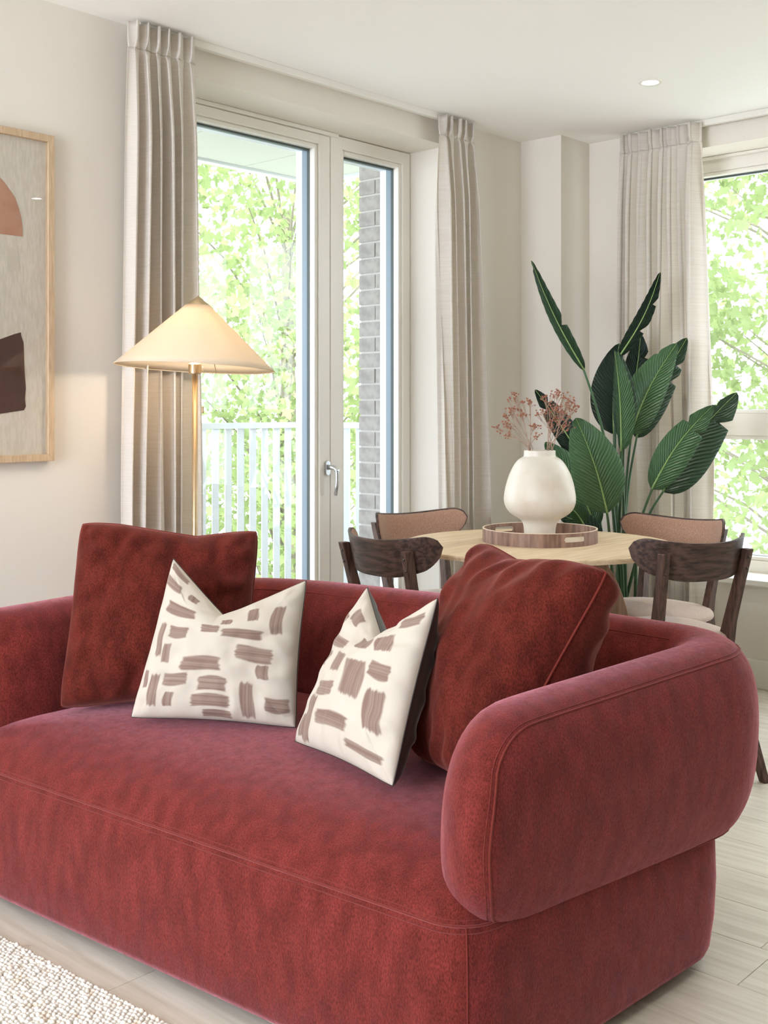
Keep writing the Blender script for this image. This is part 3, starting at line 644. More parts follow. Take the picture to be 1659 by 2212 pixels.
# ------------------------------------------------------------------ cushions
def srgb_mix(a, b_, t): return a*(1-t)+b_*t
def pillow(name, label, BL, BR, TR, TL, T, m, mback=None, conc=.05, chop=0, chopu=0, chopw=.7, n=61, wr=.004, strokes=None, sag=0, seamm=None, exp=.42, back=.5, seed=0, crn=.045, chpe=1.25, **kw):
    e = empty(name, (BL+BR)/2, label=label, category='cushion', **kw); O = (BL+BR)/2
    nn = (BR-BL).cross(TL-BL).normalized()
    if nn.dot(Vector((0,0,HC))-O) < 0: nn = -nn
    upv = ((TL+TR)/2-(BL+BR)/2).normalized(); H_ = ((TL+TR)/2-(BL+BR)/2).length
    nz = Vector((seed*3.1, seed*1.7, 0))
    def pos(u, v, side):
        uu = u*(1-conc*(1-v*v))*(1-crn*(u*v)**6); vv = v*(1-conc*(1-u*u))*(1-crn*(u*v)**6)
        s_, t_ = (uu+1)/2, (vv+1)/2
        p = BL*(1-s_)*(1-t_)+BR*s_*(1-t_)+TR*s_*t_+TL*(1-s_)*t_
        q_ = max(0, (1-u*u)*(1-v*v))**exp
        if chop:
            ud = abs(u-chopu)/(1-chopu if u > chopu else 1+chopu) if chpe == 1.0 else abs(u-chopu)/chopw; c_ = max(0, 1-ud)**chpe; k = max(0, (v+.15)/1.15)**1.8
            p = p-upv*(chop*H_*c_*k)
            q_ *= 1-.45*c_*k
            q_ += 0
        if sag: p = p-Vector((0,0,sag*(1-u*u)*max(0, v)**3))
        w1 = mnoise.noise(Vector((u*2.1, v*2.1, side*3))+nz)*.10+mnoise.noise(Vector((u*5, v*5, side*3))+nz)*.04
        ed = max(abs(u), abs(v))
        pk = math.sin((v if abs(u) > abs(v) else u)*17+seed*2+3*mnoise.noise(Vector((u*3, v*3, 5))+nz))*max(0, ed-.45)*1.2*(1-ed**6)*wr*2.2
        tt = T*.5*q_*(1+w1*1.4)+pk*(1 if q_ > .01 else 0)
        if side < 0: tt *= back*2
        return p+nn*tt*side-O
    us = [math.sin(math.pi/2*(-1+2*i/(n-1))) for i in range(n)]
    def build(side, nmm, mt):
        mb = MB(); mb.v = [tuple(pos(u, v, side)) for v in us for u in us]
        mb.f = [(j*n+i, j*n+i+1, (j+1)*n+i+1, (j+1)*n+i) for j in range(n-1) for i in range(n-1)]
        o = mk(nmm, mb, mt, e, smooth=True); return o
    fo = build(1, 'front_panel', m); build(-1, 'back_panel', mback or m)
    if strokes is not None:
        U, Vv = np.meshgrid(np.array(us), np.array(us)); U = (U.ravel()+1)/2; Vv = (Vv.ravel()+1)/2
        rg = np.random.RandomState(seed+3); A = np.zeros(n*n)
        g1 = rg.rand(400); g2 = rg.rand(400)
        for (cu, cv, wu, wv_, hz) in strokes:
            du, dv = (U-cu)/(wu/2), (Vv-cv)/(wv_/2)
            al, ac = (du, dv) if hz else (dv, du)
            acpos = (Vv if hz else U)
            tex = np.interp((acpos*95+cu*77) % 399, np.arange(400), g1); tex2 = np.interp((acpos*260+cv*57) % 399, np.arange(400), g2)
            al_pos = (U if hz else Vv)
            end = 1.0-.22*tex; m1 = np.clip((end-np.abs(al)**1.5)*6, 0, 1)*np.clip((1.0-.18*np.sin(al*2.2+cu*9)*np.sign(ac)-.12*al*al-np.abs(ac))*6, 0, 1)
            A = np.maximum(A, m1*(.74+.34*tex2))
        A = np.clip(A, 0, 1)
        ca = fo.data.color_attributes.new('print', 'FLOAT_COLOR', 'POINT')
        c1 = np.array(lin(192,182,168)); c2 = np.array(lin(126,102,91)); col = c1[None]*(1-A[:, None])+c2[None]*A[:, None]; col[:, 3] = 1
        ca.data.foreach_set('color', col.astype(np.float32).ravel())
    sm = MB(); loop = [pos(u, -1, 1) for u in us]+[pos(1, v, 1) for v in us[1:]]+[pos(u, 1, 1) for u in us[::-1][1:]]+[pos(-1, v, 1) for v in us[::-1][1:]]
    sm.tube(loop, .0026 if seamm is None else .0018, 6); mk('seam', sm, seamm or M['seam'], e, smooth=True)
    return e
M['print'] = mat('printed_linen', lin(192,182,168), .8, .2, bump=(500,.15,.001), sheen=.2)
N = M['print'].node_tree.nodes; L = M['print'].node_tree.links
vc = N.new('ShaderNodeVertexColor'); vc.layer_name = 'print'; L.new(vc.outputs[0], N['Principled BSDF'].inputs['Base Color'])
M['pback'] = mat('dark_satin_back', lin(52,42,38), .45, .4, sheen=.3)
def tuv(quad, S_):
    TLq, TRq, BRq, BLq = quad; out = []
    for x_, y_, w_, h_, hz in S_:
        f = .5; u = .5
        for _ in range(12):
            xl = TLq[0]+(BLq[0]-TLq[0])*f; xr = TRq[0]+(BRq[0]-TRq[0])*f; u = (x_-xl)/(xr-xl)
            yt = TLq[1]+(TRq[1]-TLq[1])*u; yb = BLq[1]+(BRq[1]-BLq[1])*u; f = (y_-yt)/(yb-yt)
        out.append((u, 1-f, w_/(xr-xl), h_/(yb-yt), hz))
    return out
sB = tuv(((890,290),(1580,400),(1510,1165),(660,1110)), [(915,410,120,60,1),(965,545,190,80,1),(950,680,120,75,1),(1070,855,240,80,1),(930,930,150,70,1),(1125,960,170,80,1),(1105,1045,230,70,1),(1130,1110,170,40,1),(1290,685,230,70,1),(1345,805,210,90,1),(1440,1060,130,80,1),(1130,640,110,70,1),(1350,540,60,120,0),(1465,610,65,190,0),(845,720,40,200,0),(880,795,50,110,0),(805,980,60,180,0),(885,1030,60,80,0),(1295,1040,75,200,0),(1040,430,60,60,0),(760,920,30,100,0),(1385,900,70,80,0),(1215,575,60,60,0),(950,330,120,40,1)])
sC = tuv(((405,280),(722,330),(515,1185),(70,970)), [(250,610,120,80,1),(345,545,140,60,1),(500,510,60,120,0),(575,545,70,120,0),(370,660,60,110,0),(440,740,90,200,0),(545,705,80,90,1),(295,780,110,70,1),(510,890,70,200,0),(320,930,170,70,1),(195,900,45,220,0),(145,790,40,60,1),(100,920,25,120,0),(150,920,25,100,0),(440,1060,160,40,1),(330,420,110,50,1),(440,385,60,100,0),(660,430,60,80,1),(300,490,80,40,1)])
pillow('cushion', 'large plain rust velvet cushion in the left corner of the sofa', at(124,1535,2.90), at(540,1500,2.95), at(562,1140,3.06), at(172,1124,2.99), .25, M['velvetc'], conc=.04, exp=.36, chop=.05, chopu=.3, chopw=.9, seed=1, wr=.011)
pillow('cushion', 'cream cushion with brown brush strokes leaning on the left rust cushion', at(280,1552,2.76), at(641,1574,2.68), at(664,1252,2.84), at(373,1204,2.86), .15, M['print'], M['pback'], conc=.05, chop=.30, chopu=-.10, chopw=1.1, chpe=1.0, strokes=sB, n=241, seed=4, seamm=M['pback'], wr=.004, crn=.02, group='brush stroke cushions')
pillow('cushion', 'cream brush stroke cushion with dark back leaning on the right velvet cushion', at(634,1603,2.56), at(850,1703,2.24), at(948,1290,2.36), at(794,1266,2.64), .13, M['print'], M['pback'], conc=.05, chop=.27, chopu=.0, chopw=1.08, chpe=1.0, strokes=sC, n=241, seed=8, seamm=M['pback'], wr=.004, crn=.02, back=.75, group='brush stroke cushions')
pillow('cushion', 'large plain terracotta velvet cushion against the right arm of the sofa', at(905,1640,2.50), at(1050,1722,2.22), at(1322,1228,2.24), at(1046,1163,2.66), .27, M['velvetc'], conc=.04, exp=.36, chop=.045, chopu=-.3, chopw=.9, seed=12, wr=.010, back=.6)

# ------------------------------------------------------------------ rug
rg_e = empty('rug', (0,0,0), label='cream chunky loop wool rug on the floor in front of the sofa', category='rug')
e0 = onZ(0, 2018, .012); e1 = onZ(370, 2212, .012)
sl = (e1.x-e0.x)/(e1.y-e0.y)
ang = math.atan(-sl); rg_e.location = (e0.x, e0.y, 0); rg_e.rotation_euler = (0, 0, ang)
mk('backing', MB().box((-1.7, -1.6, .001), (-.004, .75, .006)), M['rug'], rg_e)
rng = np.random.RandomState(3)
def loops(x0, x1, y0, y1, sx, sy):
    nx, ny = int((x1-x0)/sx), int((y1-y0)/sy)
    gx_, gy_ = np.meshgrid(np.arange(nx), np.arange(ny)); gx_ = gx_.ravel(); gy_ = gy_.ravel(); n = len(gx_)
    c = np.stack([x1-sx*(gx_+.5), y0+sy*(gy_+.5*(gx_ % 2)), np.full(n, .005)], 1)+rng.randn(n, 3)*np.array([.0007, .0009, .0009])
    K = 6; tmpl = []
    for r, z in ((1, 0), (.92, .55), (.5, .93)):
        for k in range(K): tmpl.append((r*math.cos(2*math.pi*k/K), r*math.sin(2*math.pi*k/K), z))
    tmpl.append((0, 0, 1)); tmpl = np.array(tmpl)
    F = []
    for q_ in range(2):
        for k in range(K):
            k2 = (k+1) % K; F += [(q_*K+k, q_*K+k2, (q_+1)*K+k2), (q_*K+k, (q_+1)*K+k2, (q_+1)*K+k)]
    for k in range(K): F.append((2*K+k, 2*K+(k+1) % K, 3*K))
    F = np.array(F); a = rng.uniform(-.5, .5, n); sc = np.stack([sx*.60*rng.uniform(.85,1.15,n), sy*.62*rng.uniform(.85,1.2,n), .0085*rng.uniform(.8,1.2,n)], 1)
    T_ = tmpl[None]*sc[:, None]; X_ = T_[:, :, 0]*np.cos(a)[:, None]-T_[:, :, 1]*np.sin(a)[:, None]; Y_ = T_[:, :, 0]*np.sin(a)[:, None]+T_[:, :, 1]*np.cos(a)[:, None]
    V = np.stack([X_, Y_, T_[:, :, 2]], 2)+c[:, None]
    return V.reshape(-1, 3), (F[None]+(np.arange(n)*len(tmpl))[:, None, None]).reshape(-1, 3)
V, F = loops(-1.1, 0, -1.4, .7, .0098, .0125)
npmesh('loop_pile', V, F, M['rug'], rg_e, True, kind='stuff')

# ------------------------------------------------------------------ floor lamp
LD = 3.55; lp = at(421, 885, LD); lx, ly = lp.x, lp.y
lamp = empty('floor_lamp', (lx, ly, 0), label='brass floor lamp with wide cream cone shade behind the sofa', category='lamp')
mk('base', MB().lathe([(.0005,.0),(.13,.0),(.132,.006),(.128,.016),(.02,.02),(.0005,.021)], 48), M['brass'], lamp, smooth=False)
mk('pole', MB().lathe([(.009,.016),(.009,1.335)], 20), M['brass'], lamp, smooth=True)
mk('socket', MB().lathe([(.004,1.322),(.0195,1.322),(.0205,1.325),(.0205,1.352),(.012,1.36),(.012,1.40),(.0005,1.40)], 28), M['brass'], lamp)
fwd = Vector((CT, ST, 0)); RT = Matrix.Rotation(math.radians(2.6), 4, fwd) @ Matrix.Rotation(math.radians(-1.9), 4, Vector((ST, -CT, 0)))
cz = 1.3415; RS = .2485; HS = .198
sh = MB()
sh.v = [Matrix.Translation((0,0,cz)) @ RT @ Vector((r*math.cos(2*math.pi*j/72), r*math.sin(2*math.pi*j/72), z_)) for r, z_ in [(RS+(.036-RS)*k/10, HS*k/10) for k in range(11)] for j in range(72)]
sh.f = [(i*72+j, i*72+(j+1) % 72, (i+1)*72+(j+1) % 72, (i+1)*72+j) for i in range(10) for j in range(72)]
shade = mk('lamp_shade', sh, M['shade'], lamp, smooth=True, solid=.0016)
rimm = MB(); rimm.tube([Matrix.Translation((0,0,cz)) @ RT @ Vector((RS*math.cos(2*math.pi*j/72), RS*math.sin(2*math.pi*j/72), 0)) for j in range(73)], .0018, 6)
mk('rim_binding', rimm, M['shade'], shade, smooth=True)
for a in range(3):
    t = math.radians(35+120*a); w_ = MB(); w_.tube([Matrix.Translation((0,0,cz)) @ RT @ Vector((r*math.cos(t), r*math.sin(t), z_)) for r, z_ in ((RS-.003,.002),(.036,HS-.006))], .0012, 5); mk('wire', w_, M['brass'], shade)
    w_ = MB(); w_.tube([(.012*math.cos(t), .012*math.sin(t), 1.355), Matrix.Translation((0,0,cz)) @ RT @ Vector((.036*math.cos(t), .036*math.sin(t), HS-.004))], .0015, 5); mk('wire', w_, M['brass'], shade)
cap = MB(); cap.v = [Matrix.Translation((0,0,cz)) @ RT @ Vector((r*math.cos(2*math.pi*j/40), r*math.sin(2*math.pi*j/40), HS+z_)) for r, z_ in ((.0385,-.004),(.0385,-.001),(.004,.026),(.001,.029)) for j in range(40)]
cap.f = [(i*40+j, i*40+(j+1) % 40, (i+1)*40+(j+1) % 40, (i+1)*40+j) for i in range(3) for j in range(40)]
mk('finial_cap', cap, M['brass'], lamp, smooth=True)
chp = Vector((.0245*ST+.0, -.0245*CT, 0)); ch = MB()
for k in range(34): ch.lathe([(.0003,-.0011),(.0011,0),(.0003,.0011)], 6, o=(chp.x, chp.y, 1.345-k*.0036))
mk('pull_chain', ch, M['brass'], lamp, kind='stuff')
mk('chain_toggle', MB().lathe([(.003,1.199),(.004,1.201),(.004,1.218),(.003,1.22)], 12, o=(chp.x, chp.y, 0)), M['brass'], lamp)
mk('bulb', MB().lathe([(.0005,1.402),(.012,1.404),(.014,1.42),(.027,1.44),(.030,1.455),(.024,1.476),(.0005,1.483)], 20), emis('warm_bulb', (1, .8, .55, 1), 10), lamp, smooth=True)
l = bpy.data.lights.new('lamp_bulb', 'POINT'); l.energy = 4; l.shadow_soft_size = .03; l.color = (1, .84, .66)
o = bpy.data.objects.new('lamp_bulb', l); C.objects.link(o); o.location = (lx, ly, 1.39)
bpy.data.objects['bulb'].visible_shadow = True

# ------------------------------------------------------------------ dining table, tray, vase
TC = Vector((3.427, 2.364, 0)); TR_, TZ = .492, .725
table = empty('dining_table', TC, label='round pale oak dining table between the four chairs', category='table')
mk('table_top', MB().lathe([(.0005,TZ-.022),(TR_-.03,TZ-.022),(TR_-.006,TZ-.018),(TR_,TZ-.006),(TR_,TZ-.001),(TR_-.002,TZ),(.0005,TZ)], 120), M['oak'], table)
for k in range(2):
    prof = []
    for i in range(17):
        z_ = .02+(TZ-.043)*i/16; f = i/16; w_ = .16+.20*math.sqrt(max(0, 1-(f)**2.6)); prof.append((w_, z_))
    pts = [(w_, z_) for w_, z_ in prof]+[(-w_, z_) for w_, z_ in prof[::-1]]; n_ = len(pts)
    mb = MB(); mb.add([(p[0], -.02, p[1]) for p in pts]+[(p[0], .02, p[1]) for p in pts], [tuple(range(n_)), tuple(range(n_, 2*n_))[::-1]]+[(i, (i+1) % n_, (i+1) % n_+n_, i+n_) for i in range(n_)])
    if k:  # second crossed panel in two halves so the panels meet and do not overlap
        half = [p for p in pts if p[0] > 0]
        for sgn in (1, -1):
            hp_ = [(.0205, half[0][1])]+half+[(.0205, half[-1][1])]; hp_ = [(sgn*a_, z_) for a_, z_ in hp_]; n_ = len(hp_)
            mb = MB(); mb.add([(p[0], -.02, p[1]) for p in hp_]+[(p[0], .02, p[1]) for p in hp_], [tuple(range(n_)), tuple(range(n_, 2*n_))[::-1]]+[(i, (i+1) % n_, (i+1) % n_+n_, i+n_) for i in range(n_)])
            o = mk('pedestal_panel', mb, M['oakedge'], table, bevel=.003); o.rotation_euler = (0, 0, TH)
    else:
        o = mk('pedestal_panel', mb, M['oakedge'], table, bevel=.003); o.rotation_euler = (0, 0, TH-math.pi/2)
mk('plinth', MB().lathe([(.0005,0),(.30,0),(.30,.018),(.0005,.02)], 60), M['oakedge'], table)

tc = at(1166, 885, 4.177); TRAD = .2105
tray = empty('serving_tray', (tc.x, tc.y, TZ), label='round walnut tray with slot handles on the dining table', category='tray')
mk('tray_floor', MB().lathe([(.0005,.0005),(TRAD-.003,.0005),(TRAD-.006,.006),(.0005,.006)], 80), M['traypale'], tray)
NA = 180; ring_p = []
slots = []
for (spx, dd) in ((1250, 3.98), (1082, 4.36)):
    p_ = at(spx, 885, dd); slots.append(math.atan2(p_.y-tc.y, p_.x-tc.x))
zrows = [0, .006, .012, .0175, .0195, .022, .025, .028, .031, .0335, .0355, .041, .048]
def hole(a, z_):
    for s_ in slots:
        da = (a-s_+math.pi) % (2*math.pi)-math.pi; x_ = da*TRAD; hx, rz_ = .047, .009
        zc = .0265
        if abs(x_) < hx-rz_: 
            if abs(z_-zc) < rz_: return True
        elif (abs(x_)-(hx-rz_))**2+(z_-zc)**2 < rz_**2: return True
    return False
NA = 420
tr_ = MB(); idx = {}
def tv(i, j, o_):
    key = (i % NA, j, o_)
    if key not in idx:
        a = 2*math.pi*(i % NA)/NA; r = TRAD if o_ else TRAD-.005; idx[key] = len(tr_.v); tr_.v.append((r*math.cos(a), r*math.sin(a), zrows[j]))
    return idx[key]
solid_ = {(i, j): not hole(2*math.pi*(i+.5)/NA, (zrows[j]+zrows[j+1])/2) for i in range(NA) for j in range(len(zrows)-1)}
for i in range(NA):
    for j in range(len(zrows)-1):
        if not solid_[(i, j)]: continue
        tr_.f.append((tv(i,j,1), tv(i+1,j,1), tv(i+1,j+1,1), tv(i,j+1,1))); tr_.f.append((tv(i+1,j,0), tv(i,j,0), tv(i,j+1,0), tv(i+1,j+1,0)))
        if j == 0 or not solid_[(i, j-1)]: tr_.f.append((tv(i,j,1), tv(i,j,0), tv(i+1,j,0), tv(i+1,j,1)))
        if j == len(zrows)-2 or not solid_[(i, j+1)]: tr_.f.append((tv(i,j+1,1), tv(i+1,j+1,1), tv(i+1,j+1,0), tv(i,j+1,0)))
        if not solid_[((i+1) % NA, j)]: tr_.f.append((tv(i+1,j,1), tv(i+1,j,0), tv(i+1,j+1,0), tv(i+1,j+1,1)))
        if not solid_[((i-1) % NA, j)]: tr_.f.append((tv(i,j,0), tv(i,j,1), tv(i,j+1,1), tv(i,j+1,0)))
rim = mk('tray_rim', tr_, M['walnut'], tray)
mk('rim_edge', MB().lathe([(TRAD-.0052,.0481),(TRAD+.0002,.0481),(TRAD+.0002,.050),(TRAD-.0052,.050),(TRAD-.0052,.0481)], 140, cap=False), M['traypale'], rim, label='pale rim edge')
kk = .0003088
prof = [(150,1895),(178,1890),(184,1860),(185,1840),(188,1780),(193,1730),(205,1690),(226,1655),(300,1618),(368,1570),(412,1505),(428,1440),(429,1395),(420,1320),(396,1200),(350,1075),(300,990),(262,945),(228,920),(196,908),(186,896),(187,870),(188,834),(184,829),(176,830),(172,850),(172,900),(150,930)]
zb = HC-(820+1895/5.53-885)*4.177/2445
vase_z = TZ+.0062
mb = MB(); nv = 72
rr_ = []
for (wx, yy) in prof:
    r0 = wx*kk; z_ = (1895-yy)*kk
    rr_.append([((r0+.0016*mnoise.noise(Vector((math.cos(2*math.pi*j/nv)*1.6, math.sin(2*math.pi*j/nv)*1.6, z_*14)))*(1 if r0 > .07 else .3))*math.cos(2*math.pi*j/nv), (r0+.0016*mnoise.noise(Vector((math.cos(2*math.pi*j/nv)*1.6+9, math.sin(2*math.pi*j/nv)*1.6, z_*14))))*math.sin(2*math.pi*j/nv), z_) for j in range(nv)])
mb.rings(rr_, True, False); mb.f.append(tuple(range(nv))[::-1])
vase = mk('vase', mb, M['vase'], smooth=True, sub=1, label='cream stoneware vase with a wide round body standing on the walnut tray', category='vase'); vase.location = (tc.x, tc.y, vase_z)

# dried flowers
def spray(group, label, tips, seed, basepx):
    rr2 = random.Random(seed)
    for (tx, ty, spread, nh) in tips:
        b0 = at(basepx+rr2.uniform(-8, 8), 1010, 4.177+rr2.uniform(-.02,.02)); b0.z = vase_z+.16
        mouth = at(basepx+rr2.uniform(-9,9), 968, 4.177+rr2.uniform(-.025,.025))
        tip = at(tx, ty, 4.177+rr2.uniform(-.07,.07))
        e = empty('dried_flower', b0, label=label, category='dried flower', group=group); sm = MB(); fm = MB(); fc = MB()
        mid = mouth.lerp(tip, .5)+Vector((rr2.uniform(-.006,.006), rr2.uniform(-.006,.006), .008))
        sm.tube([b0-b0, mouth-b0, mid-b0, tip-b0], [.0011,.0011,.0009,.0006], 5)
        for k in range(nh):
            f = rr2.uniform(.45, 1.0); s0 = mouth.lerp(mid, f*2) if f < .5 else mid.lerp(tip, (f-.5)*2)
            hp_ = tip+Vector((rr2.gauss(0, spread), rr2.gauss(0, spread), rr2.gauss(0, spread*.75)))
            j_ = s0.lerp(hp_, .55)+Vector((0,0,-.004))
            sm.tube([s0-b0, j_-b0, hp_-b0], [.0007,.0006,.0005], 4)
            for c_ in range(rr2.randint(2, 4)):
                q_ = hp_+Vector((rr2.gauss(0,.0055), rr2.gauss(0,.0055), rr2.gauss(0,.005))); rad = rr2.uniform(.0042, .0062)
                sm.tube([j_-b0, q_-b0], .0004, 4)
                cz_ = q_-b0
                for pz in range(6):
                    a = 2*math.pi*pz/6; d_ = Vector((math.cos(a), math.sin(a), rr2.uniform(.2,.9)))*rad; w_ = Vector((-math.sin(a), math.cos(a), 0))*rad*.45
                    fm.add([cz_-Vector((0,0,rad*.6)), cz_+d_*.6-w_, cz_+d_, cz_+d_*.6+w_], [(0,1,2),(0,2,3)])
                fc.lathe([(.0002,-.5*rad),(rad*.55,0),(.0002,.6*rad)], 5, o=cz_)
        mk('stem', sm, M['dstem'], e); mk('blossom', fm, M['petal'], e, kind='stuff'); mk('seed_head', fc, M['petal2'], e, kind='stuff')
spray('dried stems leaning left in the vase', 'thin dried brown flower stem fanning to the left out of the cream vase', [(1078,925,.012,5),(1090,898,.014,6),(1112,858,.014,8),(1143,868,.012,6),(1102,880,.012,6),(1128,892,.014,7),(1098,940,.010,5),(1156,918,.013,7),(1100,915,.012,5),(1162,942,.008,3)], 3, 1144)
spray('dried stems leaning right in the vase', 'thin dried brown flower stem rising from the right side of the vase mouth', [(1172,893,.010,6),(1180,858,.012,8),(1205,852,.013,9),(1228,866,.012,8),(1208,905,.013,9),(1224,920,.012,7),(1240,880,.009,5),(1195,880,.013,8),(1192,925,.010,6),(1215,885,.013,8)], 5, 1186)

# ------------------------------------------------------------------ dining chairs
def make_chair():
    e = empty('dining_chair', (0,0,0), category='chair')
    def sell(a, wf, wr_, l, ex=2.6):
        c_, s_ = math.cos(a), math.sin(a); x_ = math.copysign(abs(c_)**(2/ex), c_); y_ = math.copysign(abs(s_)**(2/ex), s_)
        return (x_*(wr_+(wf-wr_)*(y_+1)/2), y_*l)
    NN = 64
    rings = []
    for k_, z_ in ((.90,.424),(.985,.427),(1.0,.434),(.99,.445),(.95,.455),(.86,.462),(.6,.468),(.3,.471),(.02,.472)):
        rings.append([(x_*k_, y_*k_, z_) for x_, y_ in [sell(2*math.pi*j/NN, .242, .215, .215) for j in range(NN)]])
    mk('seat', MB().rings(rings), M['tweedp'], e, smooth=True)
    rings = [[(x_*k_, y_*k_, z_) for x_, y_ in [sell(2*math.pi*j/NN, .225, .185, .195) for j in range(NN)]] for k_, z_ in ((.98,.375),(1,.378),(1,.42),(.98,.4235))]
    mk('seat_frame', MB().rings(rings), M['dwood'], e)
    for s_ in (-1, 1):
        mb = MB(); mb.rings([[(s_*(x_+a*w_), y_+b_*d_, z_) for a, b_ in ((-1,-1),(1,-1),(1,1),(-1,1))] for x_, y_, z_, w_, d_ in ((.212,.205,0,.010,.011),(.203,.18,.25,.014,.015),(.195,.165,.41,.016,.018))])
        mk('leg', mb, M['dwoodv'], e, bevel=.003)
        mb = MB(); mb.rings([[(s_*(x_+a*w_), y_+b_*d_, z_) for a, b_ in ((-1,-1),(1,-1),(1,1),(-1,1))] for x_, y_, z_, w_, d_ in ((.165,-.325,0,.012,.014),(.152,-.25,.2,.014,.020),(.146,-.175,.38,.015,.027),(.146,-.165,.43,.015,.027),(.150,-.178,.50,.014,.021),(.160,-.210,.63,.0135,.018),(.1705,-.2395,.750,.0135,.0165))])
        lg = mk('leg', mb, M['dwoodv'], e, bevel=.003)
        for zb_ in (.722, .684):
            yb_ = -.2395-.0035-(.748-zb_)*-.24; bo = mk('bolt', MB().lathe([(.0055,0),(.0050,.0028),(.0025,.004),(.0003,.0043)], 12), M['bolt'], lg)
            bo.location = (s_*(.1705-.003), yb_-.0130, zb_); bo.rotation_euler = (math.radians(90-13), 0, 0)
    UH = .236
    def shell(y_off, z_in, thick, uh, nm, m_, puff=0):
        nu, nv_ = 61, 13; front = []; back_ = []
        for i in range(nu):
            u = -uh+2*uh*i/(nu-1); ru = abs(u)/uh
            top = .778+.024*(u/.236)**2; bot = .651+.056*abs(u/.236)**3.0; mid = (top+bot)/2; hh = (top-bot)/2-z_in
            tt = (ru-.80)/.20
            if tt > 0: hh *= max(.0, 1-tt**2.0)**.5
            mid += (.006*max(0, tt))
            for j in range(nv_):
                v = -1+2*j/(nv_-1); z_ = mid+hh*v
                y_ = -.2565+.110*(abs(u)/.225)**2.9-.22*(z_-.72)+y_off
                dyu = .110*2.9/.225*(abs(u)/.225)**1.9*(1 if u > 0 else -1); nl = math.hypot(1, dyu)
                nx_, ny_ = -dyu/nl, 1/nl
                pf = puff*(1-v*v)**.5*(max(0, 1-ru**4))**.5 if puff else 0
                back_.append((u, y_, z_)); front.append((u+nx_*(thick+pf), y_+ny_*(thick+pf), z_))
        mb = MB(); n_ = nu*nv_; mb.v = front+back_
        for i in range(nu-1):
            for j in range(nv_-1):
                a = i*nv_+j; mb.f.append((a, a+nv_, a+nv_+1, a+1)); mb.f.append((n_+a, n_+a+1, n_+a+nv_+1, n_+a+nv_))
        for i in range(nu-1):
            for j in (0, nv_-1): a = i*nv_+j; mb.f.append((a, n_+a, n_+a+nv_, a+nv_))
        for i in (0, nu-1):
            for j in range(nv_-1): a = i*nv_+j; mb.f.append((a, a+1, n_+a+1, n_+a))
        o = mk(nm, mb, m_, e, smooth=True, bevel=.003)
        bm_ = bmesh.new(); bm_.from_mesh(o.data); bmesh.ops.remove_doubles(bm_, verts=bm_.verts, dist=.0004); bmesh.ops.recalc_face_normals(bm_, faces=bm_.faces); bm_.to_mesh(o.data); bm_.free(); o.data.shade_smooth()
        return o
    shell(0, 0, .011, UH, 'backrest', M['dwood'])
    shell(.0112, .005, .006, UH-.006, 'back_pad', M['tweed'], .009)
    return e
ch0 = make_chair()
CH = [(3.03, 2.556, -8.7, 'dark oak chair with its curved back to the camera, left of the table'),
      (3.508, 2.872, -102.3, 'dark oak chair with tan upholstered back facing the camera, nearest the balcony door'),
      (3.525, 1.927, 66.6, 'dark oak chair seen from behind, right of the table and nearest the camera'),
      (3.875, 2.16, 176.0, 'dark oak chair with tan back facing the camera, beside the side window')]
for k, (x, y, a, lb) in enumerate(CH):
    o = ch0 if k == 0 else copytree(ch0)
    o.location = (x, y, 0); o.rotation_euler = (0, 0, math.radians(a-90)); o['label'] = lb; o['category'] = 'chair'; o['group'] = 'dining chairs around the table'

